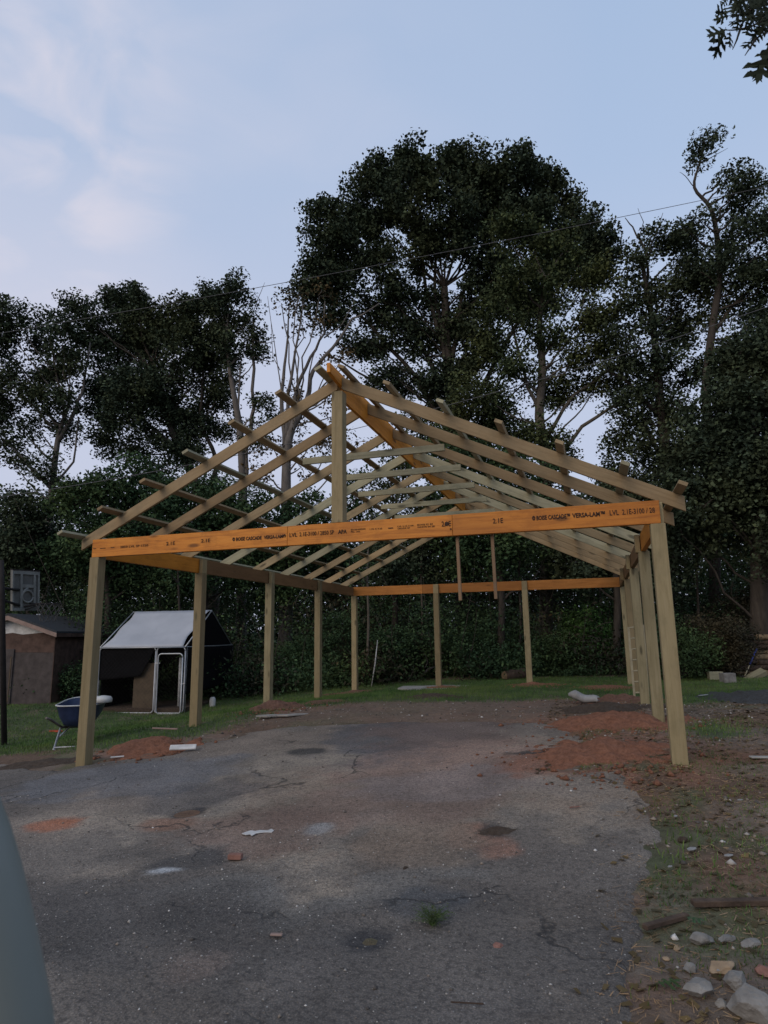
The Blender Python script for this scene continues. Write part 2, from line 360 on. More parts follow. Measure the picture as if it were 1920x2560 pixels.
col = n.mix(n.math('MULTIPLY', n.ramp(n.noise(v, 32, 5, .75), [(.48, G0), (.62, G1)]), .75), col, n.mix(1, va.outputs['Color'], (.42, .42, .43), 'MULTIPLY'))
col = n.mix(n.math('MULTIPLY', n.math('MULTIPLY', sel, pick), n.math('MULTIPLY', mask, .8)), col, (.36, .35, .33))
col = n.mix(n.math('MULTIPLY', n.math('MULTIPLY', n.ramp(v2.outputs['Distance'], [(.10, G1), (.17, G0)]), pick2), .8), col, (.42, .41, .38))
cr = n.node('ShaderNodeTexVoronoi', feature='DISTANCE_TO_EDGE'); cr.inputs['Scale'].default_value = .42
wv = n.node('ShaderNodeMapping'); ns = n.node('ShaderNodeTexNoise'); ns.inputs['Scale'].default_value = 2.2; ns.inputs['Detail'].default_value = 6; n.L(v, ns.inputs['Vector'])
vm = n.node('ShaderNodeVectorMath', operation='MULTIPLY_ADD'); n.L(ns.outputs['Color'], vm.inputs[0]); vm.inputs[1].default_value = (1.1, 1.1, 0); n.L(v, vm.inputs[2]); n.L(vm.outputs[0], cr.inputs['Vector'])
crk = n.math('MULTIPLY', n.ramp(cr.outputs['Distance'], [(.0, G1), (.0024, G1), (.006, G0)]), n.ramp(n.noise(v, .5, 3), [(.50, G0), (.57, G1)]))
col = n.mix(n.math('MULTIPLY', crk, .8), col, (.018, .017, .016))
h = n.math('ADD', n.math('MULTIPLY', a, .8), n.math('MULTIPLY', b, .8)); h = n.math('SUBTRACT', h, n.math('MULTIPLY', crk, 1.2)); h = n.math('ADD', h, n.math('MULTIPLY', vo.outputs['Distance'], -.6))
n.bump(h, .8, .012); n.b.inputs['Specular IOR Level'].default_value = .4; M['asphalt'] = n.out(col, .8)
def drv_z(x, y):
    sd = drv_sd(x, y); pot = 0
    for p, a, b in (((405, 1757), .16, .035), ((800, 2033), .2, .02), ((1065, 1800), .14, .012)):
        q = G(*p); pot = pot-b*np.exp(-((x-q[0])**2+(y-q[1])**2)/(a*a*.6))
    return g(x, y)+.014*sstep(sd, -.04, .06)-.05*sstep(-sd, .0, .10)+(fbm(x*1.5, y*1.5, 91, 3)-.5)*.012*sstep(sd, 0, .3)+pot
dr = sheet('driveway', np.arange(-14, 10, .045), np.arange(-9, 7, .045), drv_z, M['asphalt'], drv_col, lambda x, y: drv_sd(x, y) > -.15)
dr['kind'] = 'structure'
# red clay piles
def clay(name, c):
    n = NT(name); v = n.coord(); a = n.noise(v, 22, 8, .75); b = n.noise(v, 120, 3)
    n.bump(n.math('ADD', a, n.math('MULTIPLY', b, .5)), 1, .04)
    return n.out(n.ramp(a, [(.3, tuple(k*.5 for k in c)), (.5, c), (.72, (c[0]*1.35, c[1]*1.5, c[2]*1.6))]), .95)
M['clay'] = clay('red clay', (.27, .12, .07)); M['claydull'] = clay('dull reddish soil', (.20, .105, .07)); M['darksoil'] = clay('dark leaf mould', (.085, .062, .045)); M['slate'] = clay('dark crushed asphalt', (.07, .07, .068))
def mound(p, rx, ry, h, mat, label, seed, name='dirt_mound', cat='dirt pile', group='soil piles around the frame', rot=0.3):
    c = G(*p); n_ = 72; t = np.linspace(-1.25, 1.25, n_); X, Y = np.meshgrid(t, t)
    r = np.hypot(X, Y)*(1+.55*(fbm(X*2.0+seed, Y*2.0, seed, 4)-.5)*2)
    hh = h*np.clip(1-r, -.25, 1)**1 if False else h*.8*(np.exp(-r*r*2.2)-.14)
    x = c[0]+X*rx*math.cos(rot)-Y*ry*math.sin(rot); y = c[1]+X*rx*math.sin(rot)+Y*ry*math.cos(rot)
    z = np.maximum(g(x, y), ground_z(x, y))+hh+(fbm(X*7*rx+3, Y*7*ry, seed+3, 5)-.5)*.11*(hh > 0)*min(1, h*7)
    z = np.where(r > 1.0, z-.06*(r-1), z)
    V = np.c_[x.ravel()-c[0], y.ravel()-c[1], z.ravel()-c[2]]
    i = np.arange(n_-1); I, J = np.meshgrid(i, i); a = (J*n_+I).ravel(); Fq = np.c_[a, a+1, a+n_+1, a+n_]
    o = meshnp(name, V, Fq, mat, None, True); o.location = c; return tag(o, label, cat, group)
mound((317, 1620), .62, .5, .20, M['clay'], 'red clay pile on the lawn edge right of the front left post', 1)
mound((597, 1531), .55, .5, .20, M['claydull'], 'brownish clay pile at the foot of the third post on the left side', 2)
mound((1295, 1630), .90, .62, .17, M['clay'], 'widest orange clay pile, nearest the front right post on the driveway edge', 3)
mound((1325, 1566), .98, .62, .23, M['clay'], 'long red clay pile just left of the second right side post', 4)
mound((1335, 1516), .7, .45, .15, M['claydull'], 'reddish pile with twigs beside the white plastic container', 5)
mound((1310, 1487), .8, .6, .08, M['clay'], 'flat red clay patch on the grass left of the back right post', 6)
mound((762, 1497), .8, .5, .07, M['claydull'], 'thin clay ring around the back left corner post', 7)
mound((945, 1488), .55, .35, .09, M['clay'], 'small clay pile around the back post standing by the grey slab', 8)
mound((1155, 1481), .75, .45, .09, M['clay'], 'small clay pile at the foot of the back post beside the fallen log', 9)
mound((700, 1518), .5, .35, .06, M['claydull'], 'low sandy clay ring around the fourth post on the left side', 10)
mound((1310, 1535), .9, .45, .16, M['darksoil'], 'dark leaf mould heap between the two largest red piles', 11)
mound((1655, 1512), .9, 1.3, .2, M['slate'], 'dark grey heap of crushed asphalt at the right edge below the firewood', 12)
mound((1075, 1798), .13, .1, .05, M['darksoil'], 'tiny dark clod heap in the middle of the driveway', 14)
mound((60, 1655), .8, .3, .07, M['darksoil'], 'muddy strip heap left of the front left post', 15)
mound((930, 1508), .6, .3, .10, M['darksoil'], 'dark clod pile on the mulch strip in front of the back lawn', 16)
# ---------------------------------------------------------------- timber frame
CP = empty('carport_frame', (0, 0, 0), 'unfinished open carport frame of treated posts, orange front beam and bare rafters', 'carport frame')
def timber(name, A, B, w, h, mat, up=(0, 0, 1), sA=0, sB=0, parent=CP, bevel=.003):
    A = Vector(A); B = Vector(B); x = (B-A).normalized(); upv = Vector(up)
    y = upv.cross(x).normalized(); z = x.cross(y); Ln = (B-A).length
    P = []
    for i in range(8):
        zz = h/2*(1 if i & 4 else -1); xx = Ln+sB*zz if i & 1 else sA*zz
        P.append((xx, w/2*(1 if i & 2 else -1), zz))
    mb = MB().add(P, [(0, 2, 3, 1), (4, 5, 7, 6), (0, 1, 5, 4), (2, 6, 7, 3), (0, 4, 6, 2), (1, 3, 7, 5)])
    Mx = Matrix.Identity(4)
    for i in range(3): Mx[i][0], Mx[i][1], Mx[i][2], Mx[i][3] = x[i], y[i], z[i], A[i]
    return mb.build(name, mat, parent, False, bevel, Mx)
PW = .14; BT = .066
def post(x, y, notch, full=False):
    # local: x axis along post height. lower full section, upper notched half reaching the beam top
    z0 = float(g(x, y))-.35; zt = T-HB-.001
    mb = MB(); Ln = zt-z0
    mb.box((Ln/2, 0, 0), (Ln, PW, PW))
    o = mb.build('post', M['post'], CP, False, .004)
    Mx = Matrix(((0, 0, -1, x), (0, 1, 0, y), (1, 0, 0, z0), (0, 0, 0, 1))); o.matrix_basis = Mx
    if notch is not None:
        nx, ny, sx, sy = notch
        u = MB().box((Ln+HB/2-.01, ny, -nx), (HB+.02-.012, sy, sx)).build('post_tongue', M['post'], o, False, .003)
    return o
xl, xr = .045, W-.03
yf = PW/2-.003
post(xl, yf, (0, .036, .134, .062)); post(xr, yf, (0, .036, .134, .062))
for k in (1, 2, 3):
    of = (0, .035, .045, .065)[k]; post(xl, L*k/4, (.037, 0, .062, PW-.006)); post(xr+of, L*k/4, (-.037-of, 0, .062, PW-.006))
post(xl+.0, L+.02, None); post(xr+.08, L+.02, None)
for X in (2.36, 4.66): post(X, L-.02, (0, -.037, PW-.006, .062))
# beams
zc = T-HB/2
b1 = timber('beam', (0.0, BT/2-.004, zc), (2.838, BT/2-.004, zc), BT-.004, HB, M['lvl'])
b2 = timber('beam', (2.841, BT/2-.003, zc), (4.838, BT/2-.003, zc), BT-.004, HB, M['lvl'])
b3 = timber('beam', (4.841, BT/2-.004, zc), (W, BT/2-.004, zc), BT-.004, HB, M['lvl'])
for b in (b1, b2, b3): b['label'] = 'bright orange laminated beam with black stencilled writing'
xs_ = xl-PW/2+BT/2+.002
for i in range(4):
    y0 = PW+.004 if i == 0 else L*i/4+.002; y1 = L*(i+1)/4-(.002 if i < 3 else .04)
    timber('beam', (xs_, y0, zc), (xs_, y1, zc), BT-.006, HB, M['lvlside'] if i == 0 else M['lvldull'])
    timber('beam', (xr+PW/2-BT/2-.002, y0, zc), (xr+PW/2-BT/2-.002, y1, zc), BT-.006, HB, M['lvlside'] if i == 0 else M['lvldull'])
for a, b in ((-.02, 1.98), (1.984, 4.66), (4.664, W+.03)):
    timber('beam', (a, L+.02, zc), (b, L+.02, zc), BT-.006, HB, M['lvlback'])
# rafters: plumb cut at both ends
SL = .484; th = math.atan(SL); HR = .14; HV = HR/math.cos(th)
YR = [.095, 1.06, 2.24, 3.45, 4.66, 5.87, 7.08, 8.28, 9.46]
XM = W/2; OH = .25
for k, y in enumerate(YR):
    mt = M['pine'] if k not in (3, 5) else M['green']
    for s in (0, 1):
        x0 = -OH if s == 0 else W+OH; xe = XM-.028 if s == 0 else XM+.028
        zb = lambda X: T+.002+SL*(X if s == 0 else W-X)
        A = (x0, y, zb(x0)+HV/2); B = (xe, y, zb(xe)+HV/2)
        timber('rafter', A, B, .038, HR, mt, sA=-SL if False else math.tan(th), sB=math.tan(th))
# ridge board, front end cut back underneath
n_rb = MB().prism([(-.30, 4.585), (-.30, 4.70), (L-.35, 4.70), (L-.35, 4.385), (.143, 4.385), (.142, 4.54), (-.12, 4.56)], 0, -.022, .022)
for i, v in enumerate(n_rb.v): n_rb.v[i] = (v[1], -v[0], v[2]-4.58)
n_rb.build('ridge_board', M['lvlside'], CP, False, .002, Matrix(((0, -1, 0, XM+.01), (1, 0, 0, 0), (0, 0, 1, 4.58), (0, 0, 0, 1))))
# king posts
timber('king_post', (XM-.003, .07, T+.002), (XM-.003, .07, 4.46), PW, PW, M['post'], up=(0, -1, 0))
timber('king_post', (XM-.003, L-.42, 4.10), (XM-.003, L-.42, 4.46), .09, .09, M['post'], up=(0, -1, 0))
# collar ties
for k, x0, x1 in ((1, 2.53, 4.55), (2, 2.53, 4.552), (3, 2.52, 4.545), (4, 2.54, 4.56), (5, 2.45, 4.54)):
    y = YR[k]+(.04 if k == 1 else -.04)
    timber('collar_tie', (x0, y, 3.945), (x1, y, 3.945), .038, .092, M['green'])
# purlins lie across the rafters
for i, X in enumerate([-.24, .345, .975, 1.605, 2.24, 2.86, 3.36]+[3.66, 4.2, 4.81, 5.43, 6.04, 6.65, 7.15]):
    s = 1 if i < 7 else -1; Xc = X if s == 1 else W-X
    zt = T+.002+SL*Xc+HV+.021/math.cos(th)
    j = random.uniform(-.04, .03); sk = random.uniform(-.02, .02)
    timber('purlin', (X, -.31+j, zt), (X+sk, L-.25+j, zt+.0), .089, .038, M['pine'] if i % 3 else M['green'], up=(-s*math.sin(th), 0, math.cos(th)))
# two thin studs hanging down behind the front beam
for X, d in ((4.87, 1.90), (5.255, 1.905)):
    timber('hanging_stud', (X, .09, T-.03), (X+.012, .09, d), .034, .034, M['studs'], up=(0, -1, 0))
# block hanging under a rafter near the back
# writing on the front beam
def text(body, x0, x1, zm, hgt, parent, bold=0.012, shear=0, y=-.0065):
    cu = bpy.data.curves.new('lettering', 'FONT'); cu.body = body; cu.size = 1; cu.offset = bold; cu.resolution_u = 2
    o = bpy.data.objects.new('lettering_tmp', cu); C.objects.link(o)
    bpy.context.view_layer.update()
    dg = bpy.context.evaluated_depsgraph_get(); me = bpy.data.meshes.new_from_object(o.evaluated_get(dg))
    bpy.data.objects.remove(o)
    co = np.array([v.co[:] for v in me.vertices]); mn = co.min(0); mxx = co.max(0)
    inv = parent.matrix_basis.inverted()
    for v in me.vertices:
        X = x0+(v.co.x-mn[0])/(mxx[0]-mn[0])*(x1-x0); Z = zm-hgt/2+(v.co.y-mn[1])/(mxx[1]-mn[1])*hgt
        v.co = inv@Vector((X, y, Z))
    me.materials.clear(); me.materials.append(M['ink']); me.name = 'lettering'
    return link('lettering', me, parent)
zt = T-HB*.52
for a, b in ((.02, .07), (.13, .22), (.30, .36)): text('-', a, b, zt, .008, b1)
text('2850 LVL SP 1750', .45, .88, zt, .030, b1)
text('2.1E', 1.15, 1.28, T-HB*.50, .045, b1); text('2.1E', 1.66, 1.79, T-HB*.47, .045, b1)
text('\u00a9 BOISE CASCADE', 2.10, 2.50, T-HB*.50, .048, b1, .035); text('VERSA-LAM\u00ae', 2.53, 2.825, T-HB*.50, .048, b1, .035)
text('LVL', 2.87, 2.97, T-HB*.47, .050, b2); text('2.1E-3100 / 2850 SP', 3.0, 3.44, T-HB*.47, .050, b2)
text('APA', 3.49, 3.60, T-HB*.47, .048, b2, .03)
text('ENGINEERED\nPRL  266', 3.65, 3.83, T-HB*.46, .042, b2); text('1.75 X 9.25', 3.88, 4.03, T-HB*.44, .018, b2); text('-', 4.1, 4.16, T-HB*.45, .01, b2)
text('LVL 2.1E 3100\nGRADE SP', 4.21, 4.40, T-HB*.45, .042, b2); text('BOISE ID 83\nWHITE 04 28', 4.44, 4.64, T-HB*.44, .045, b2)
text('2.1E', 4.72, 4.825, T-HB*.42, .058, b2)
text('2.1E', 5.285, 5.395, T-HB*.44, .056, b3)
text('\u00a9 BOISE CASCADE\u2122', 5.70, 6.09, T-HB*.43, .052, b3, .035); text('VERSA-LAM\u2122', 6.11, 6.435, T-HB*.43, .052, b3, .035)
text('LVL', 6.48, 6.57, T-HB*.42, .055, b3); text('2.1E-3100 / 28', 6.60, 6.91, T-HB*.42, .055, b3)
def splat(parent, X, Z, r, y=-.0085):
    mb = MB(); k = 12; inv = parent.matrix_basis.inverted(); rr = [r*random.uniform(.6, 1.15) for _ in range(k)]
    P = [inv@Vector((X+rr[i]*math.cos(6.283*i/k), y, Z+rr[i]*.8*math.sin(6.283*i/k))) for i in range(k)]
    Q = [inv@Vector((X+rr[i]*math.cos(6.283*i/k), y+.003, Z+rr[i]*.8*math.sin(6.283*i/k))) for i in range(k)]
    mb.add(P+Q, [tuple(range(k))]+[(i, (i+1) % k, (i+1) % k+k, i+k) for i in range(k)]); mb.build('ink_smear', M['ink'], parent)
splat(b2, 4.775, T-.10, .032); splat(b2, 4.822, T-.16, .012)
# ---------------------------------------------------------------- near things
M['galv'] = flat('galvanised steel tube', (.42, .44, .46), .5, .7, .2); M['black'] = flat('black shade cloth', (.010, .010, .011), 1, 0, .3, 12, .2)
n = NT('grey tarpaulin'); v = n.coord(); a = n.noise(v, 1.6, 4); n.bump(a, .5, .06); M['black'].node_tree.nodes['Principled BSDF'].inputs['Specular IOR Level'].default_value = .03; M['tarp'] = n.out(n.ramp(a, [(.3, (.33, .35, .38)), (.7, (.40, .42, .45))]), .6)
M['darkmetal'] = flat('dark painted steel', (.025, .022, .022), .85); M['white'] = flat('white painted board', (.62, .62, .60), .7); M['plastic'] = flat('cloudy white plastic', (.48, .50, .50), .5, 0, .25)
M['cloudy'] = flat('dirty translucent plastic', (.33, .33, .32), .5, 0, .35); M['blue'] = flat('scuffed blue tray', (.024, .04, .095), .45, 0, .4, 9); M['greyboard'] = flat('grey moulded backboard', (.22, .23, .22), .6, 0, .3); M['greydark'] = flat('dark grey backboard infill', (.13, .135, .13), .7, 0, .3)
M['ply'] = flat('weathered brown plywood', (.105, .066, .052), .85, 0, .5, 5); M['ply2'] = flat('grey stained sheathing', (.085, .072, .068), .9, 0, .4, 5); M['fascia'] = flat('pinkish fascia board', (.30, .215, .18), .8, 0, .3); M['shingle'] = flat('dark roof felt', (.045, .05, .055), .85, 0, .4, 20)
M['brown'] = flat('brown door board', (.10, .075, .05), .8, 0, .3); M['rock'] = flat('grey rock', (.25, .24, .22), .9, 0, .45, 9, .9); M['tanrock'] = flat('tan rock', (.34, .25, .16), .9, 0, .4, 9, .9); M['brick'] = flat('faded red brick', (.26, .135, .105), .9, 0, .35, 20, .6)
M['log'] = flat('brown bark log', (.09, .062, .045), .95, 0, .5, 14, 1); M['logend'] = flat('cut log end', (.26, .19, .11), .9, 0, .4, 16); M['steel'] = flat('dull ladder rails', (.42, .38, .26), .6, 0, .3); M['bluehandle'] = flat('blue handle', (.04, .06, .24), .5)
M['concrete'] = flat('concrete slab', (.36, .35, .32), .9, 0, .35, 4, .8); M['orange'] = flat('red plastic', (.45, .07, .03), .5); M['net'] = flat('faded net cord', (.10, .10, .10), .9); M['rope'] = flat('power line cable', (.12, .12, .125), .7)
# --- kennel
kz = -.31; kr = at(457, 1787, 16); kz = float(g(kr[0], kr[1])); ka = R_(17.5-9)
tr = .017; KN = empty('dog_kennel', (kr[0], kr[1], kz), 'chain link dog kennel under a pale grey tarp roof with black shade cloth', 'dog kennel', rz=ka)
kw, kd, kh, kp = 2.35, 3.0, 1.31-kz, 2.27-kz; 
# local: x left negative from the front right corner, y depth
def tb(name, pts, r=tr, mat='galv', parent=KN, n=8, sm=True): return MB().tube(pts, r, n).build(name, M[mat], parent, sm)
def rrect(x0, x1, z0, z1, y, r=.09):
    P = []
    for cx, cz, a0 in ((x1-r, z1-r, 0), (x0+r, z1-r, 90), (x0+r, z0+r, 180), (x1-r, z0+r, 270)):
        for k in range(5): a = R_(a0+k*22.5); P.append((cx+r*math.cos(a), y, cz+r*math.sin(a)))
    return P+[P[0]]
tb('frame_tube', rrect(-kw, -.80, .02, kh, 0)); tb('frame_tube', rrect(-.765, 0, .02, kh, 0))
gate = tb('gate', rrect(-.70, -.045, .0, kh-.16, -.045), .019)
for z_, x_ in ((kh*.76, -.72), (kh*.45, -.03)): MB().box((x_, -.03, z_), (.13, .02, .03)).build('latch', M['galv'], gate)
for s, yy in ((0, 0), (1, kd)):
    pass
side = [(0.02, .05, .02), (0.02, .05, kh), (0.02, kd, kh), (0.02, kd, .02)]
tb('frame_tube', side); tb('frame_tube', [(-kw, .05, .02), (-kw, .05, kh), (-kw, kd, kh), (-kw, kd, .02)]); tb('frame_tube', [(-kw, kd, kh), (0, kd, kh)])
tb('roof_tube', [(0, -.02, kh), (0, kd/2, kp), (0, kd, kh)]); tb('roof_tube', [(-kw, -.02, kh), (-kw, kd/2, kp), (-kw, kd, kh)]); tb('roof_tube', [(-kw, kd/2, kp), (0, kd/2, kp)]); tb('roof_tube', [(-kw, -.02, kh), (0, -.02, kh)])
def cloth(name, P00, P10, P11, P01, mat, parent, nu=24, nv=12, sag=.03, edge=.05, thick=.004):
    P00, P10, P11, P01 = map(np.array, (P00, P10, P11, P01)); V = []
    nrm = np.cross(P10-P00, P01-P00); nrm = nrm/np.linalg.norm(nrm)
    for j in range(nv+1):
        for i in range(nu+1):
            u, v = i/nu, j/nv; e = edge*math.sin(math.pi*v)*(.6+.4*math.sin(v*9))
            uu = u*(1-2*e)+e; p = (P00*(1-uu)+P10*uu)*(1-v)+(P01*(1-uu)+P11*uu)*v
            p = p-nrm*sag*math.sin(math.pi*u)*math.sin(math.pi*v)+nrm*float(fbm(u*5, v*4, 3, 3)-.5)*sag*.5; V.append(p)
    Fc = [(j*(nu+1)+i, j*(nu+1)+i+1, (j+1)*(nu+1)+i+1, (j+1)*(nu+1)+i) for j in range(nv) for i in range(nu)]
    o = MB().add(V, Fc).build(name, M[mat], parent, True); md = o.modifiers.new('s', 'SOLIDIFY'); md.thickness = thick; return o
cloth('tarp_roof', (-kw+.06, -.03, kh+.02), (-.06, -.03, kh+.02), (-.06, kd/2, kp+.02), (-kw+.06, kd/2, kp+.02), 'tarp', KN)
cloth('rear_roof', (-kw, kd, kh+.02), (0, kd, kh+.02), (0, kd/2, kp+.02), (-kw, kd/2, kp+.02), 'black', KN)
cloth('shade_cloth', (.03, .02, .47), (.03, kd+.05, .50), (.03, kd+.05, kh), (.03, .02, kh), 'black', KN, edge=0)
cloth('gable_cloth', (0, 0, kh-.01), (0, kd, kh-.01), (0, kd/2+.02, kp), (0, kd/2, kp), 'black', KN, sag=.0, edge=0)
cloth('shade_cloth', (-kw, .03, kh*.50), (-1.2, .03, kh*.56), (-.82, .03, kh-.02), (-kw, .03, kh-.02), 'black', KN, edge=0)
cloth('side_shade_fill', (-kw+.03, .08, .06), (-kw+.03, kd-.08, .06), (-kw+.03, kd-.08, kh), (-kw+.03, .08, kh), 'black', KN, edge=0)  # black sheet added along the left side to darken the kennel interior
cloth('back_shade_fill', (-kw, kd-.04, .06), (0, kd-.04, .06), (0, kd-.04, kh), (-kw, kd-.04, kh), 'black', KN, edge=0)  # black backing added so the inside looks shaded, reaches nearly to the ground
MB().box((-1.13, .14, kh*.38), (.62, .03, kh*.76)).build('brown_board', M['brown'], KN, bevel=.004)
MB().box((-kw/2, kd/2, .02), (kw-.1, kd-.1, .22)).build('kennel_floor', M['darksoil'], KN)
tb('white_pipe', [(-.36, .5, .12), (-.36, .5, kh*.83)], .045, 'plastic')
mb = MB()
def link_mesh(mb, x0, x1, z0, z1, y, st=.075):
    for sgn in (1, -1):
        c = -3.
        while c < 6:
            pts = []
            # line z = sgn*(x) + c
            for X in np.linspace(x0, x1, 2): pass
            xa, xb = x0, x1; za, zb_ = sgn*xa+c, sgn*xb+c
            lo, hi = z0, z1
            def clip(xa, za, xb, zb_):
                t0, t1 = 0, 1; dz = zb_-za
                for bnd, sg in ((lo, 1), (hi, -1)):
                    fa, fb = sg*(za-bnd), sg*(zb_-bnd)
                    if fa < 0 and fb < 0: return None
                    if fa < 0: t0 = max(t0, -fa/(fb-fa))
                    elif fb < 0: t1 = min(t1, fa/(fa-fb))
                if t1-t0 < .01: return None
                return (xa+(xb-xa)*t0, za+dz*t0), (xa+(xb-xa)*t1, za+dz*t1)
            q = clip(xa, za, xb, zb_)
            if q: mb.tube([(q[0][0], y, q[0][1]), (q[1][0], y, q[1][1])], .0016, 3, False)
            c += st*1.414
link_mesh(mb, -.69, -.055, .02, kh-.18, -.045); mb.build('chain_link', M['darkmetal'], gate)
mb = MB(); link_mesh(mb, -kw+.02, -.82, .03, kh-.03, -.005); mb.build('chain_link', M['darkmetal'], KN)
# --- shed
s1 = at(124, 1763, 17.5); s2 = at(203, 1748, 19.2); dv = np.array([s2[0]-s1[0], s2[1]-s1[1]]); dv /= np.linalg.norm(dv); sa = math.atan2(dv[1], dv[0])-math.pi/2
sz = float(g(s1[0], s1[1]))-.03
SH = empty('garden_shed', (s1[0], s1[1], sz), 'low brown plywood shed with dark gable roof behind the basketball pole', 'shed', rz=sa)
sw, sd_, sh_, sp = 2.5, 3.6, 1.98, 2.42
MB().prism([(-sw, -.2), (0, -.2), (0, sh_), (-sw/2, sp), (-sw, sh_)], 1, 0, sd_).build('wall', M['ply2'], SH)
MB().prism([(-sw, 1.45), (.004, 1.40), (.004, sh_-.03), (-sw, sh_-.03)], 1, -.006, .02).build('plywood_panel', M['ply'], SH)
MB().box((.006, sd_/2, 1.0), (.02, sd_, sh_-.06)).build('side_panel', M['ply'], SH)
MB().prism([(-sw+.25, sh_-.04), (-1.9, sh_-.02), (-1.6, sh_-.07), (-1.2, sh_-.03), (-.9, sh_-.08), (-.28, sh_-.03), (-sw/2, sp-.06)], 1, -.012, -.0065).build('gable_panel', M['white'], SH)
dd = MB().box((-1.67, -.025, .78), (1.15, .04, 1.46)).build('door', M['ply2'], SH, bevel=.005); MB().box((-1.85, -.06, .95), (.12, .04, .03)).build('handle', M['galv'], dd); MB().box((-1.15, -.048, .70), (.03, .02, 1.2)).build('door_batten', M['brown'], dd); MB().box((-1.9, -.048, .60), (.05, .02, 1.0)).build('door_batten', M['brown'], dd)
ov = .16
for s in (0, 1):
    e = (ov, sh_-ov*.35) if s == 0 else (-sw-ov, sh_-ov*.35); r_ = (-sw/2, sp)
    MB().prism([e, (e[0], e[1]+.05), (r_[0], r_[1]+.06), r_], 1, -.22, sd_+.15).build('roof', M['shingle'], SH)
    MB().prism([(e[0], e[1]-.11), (e[0], e[1]-.002), (r_[0], r_[1]-.002), (r_[0], r_[1]-.12)], 1, -.235, -.205).build('fascia', M['fascia'], SH)
MB().box((ov-.01, sd_/2, sh_-ov*.35-.055), (.02, sd_+.3, .10)).build('fascia', M['ply'], SH)
# --- basketball hoop
hp = at(14, 1860, 12); hz = float(g(hp[0], hp[1])); HO = empty('basketball_hoop', (hp[0], hp[1], hz), 'weathered basketball hoop on a dark pole at the left edge', 'basketball hoop')
def loc(P): return (P[0]-hp[0], P[1]-hp[1], P[2]-hz)
tb('pole', [(0, 0, -.2), loc(at(5, 1500, 12.0)), loc(at(2, 1400, 12.05))], .05, 'darkmetal', HO, 12)
bc = [at(29, 1425, 12.4), at(97, 1429, 12.95), at(94, 1523, 12.95), at(28, 1527, 12.4)]
c0, c1, c3 = map(np.array, (bc[0], bc[1], bc[3])); ux = c1-c0; uz = c3-c0; nn = np.cross(uz, ux); nn /= np.linalg.norm(nn); nn = nn if nn@(CAM-c0) > 0 else -nn
def bq(u0, u1, v0, v1, n0, n1):
    P = []
    for nnn in (n0, n1):
        for (u, v) in ((u0, v0), (u1, v0), (u1, v1), (u0, v1)): P.append(loc(c0+ux*u+uz*v+nn*nnn))
    return P, [(0, 1, 2, 3), (7, 6, 5, 4), (0, 4, 5, 1), (1, 5, 6, 2), (2, 6, 7, 3), (3, 7, 4, 0)]
bb = MB().add(*bq(0, 1, 0, 1, -.03, 0)).build('backboard', M['greydark'], HO)
rb = MB()
for q in ((0, .06, .0, 1), (.94, 1, 0, 1), (.06, .94, 0, .09), (.06, .45, .93, 1), (.29, .37, .09, .93), (.78, .85, .09, .80), (.37, .78, .34, .42)): rb.add(*bq(*q, .001, .03))
rb.build('backboard_rib', M['greyboard'], bb)
rp = [loc(c0+ux*(.56+.20*math.cos(a))+uz*(.64+.15*math.sin(a))+nn*.02) for a in np.linspace(0, 6.283, 20)]
rp2 = [loc(c0+ux*u+uz*v+nn*.02) for u, v in ((.37, .62), (.40, .53), (.47, .47), (.57, .44))]
MB().tube(rp, .02, 6).tube(rp2, .02, 6).build('emblem_ring', M['greyboard'], bb, True)
MB().add(*bq(0, 1, -.03, 0, -.04, .035)).build('top_trim', M['darkmetal'], bb)
rc = at(123, 1510, 12.7); rimr = .23
rim = MB().tube([loc(rc+np.array([rimr*math.cos(a), rimr*math.sin(a), 0])) for a in np.linspace(0, 6.283, 28)], .011, 6)
rim.tube([loc(at(60, 1517, 12.6)), loc(rc+np.array([-.2, -.1, -.0]))], .02, 6); rim.tube([loc(at(62, 1525, 12.6)), loc(rc+np.array([-.15, -.1, -.02]))], .012, 6); rim.tube([loc(at(70, 1508, 12.75)), loc(rc+np.array([-.2, .1, -.0]))], .012, 6)
rimo = rim.build('rim', M['darkmetal'], HO, True)
nt = MB()
for k in range(12):
    a0 = k*math.pi/6
    for s in (1, -1):
        P = []
        for j in range(5):
            a = a0+s*j*math.pi/12; rr = rimr*(1-.12*j)+.01; P.append(loc(rc+np.array([rr*math.cos(a), rr*math.sin(a), -.085*j])))
        nt.tube(P, .006, 4, False)
nt.build('net', M['net'], rimo)
tb('bracket', [loc(at(5, 1470, 12.05)), loc(c0+ux*.5+uz*.5-nn*.05)], .025, 'darkmetal', HO); tb('bracket', [loc(at(6, 1500, 12.05)), loc(c0+ux*.5+uz*.9-nn*.05)], .025, 'darkmetal', HO)
# --- wheelbarrow
wb = og(196, 1862); WBX = empty('wheelbarrow', tuple(wb), 'old blue wheelbarrow standing on the lawn behind the front left post', 'wheelbarrow', rz=R_(120))
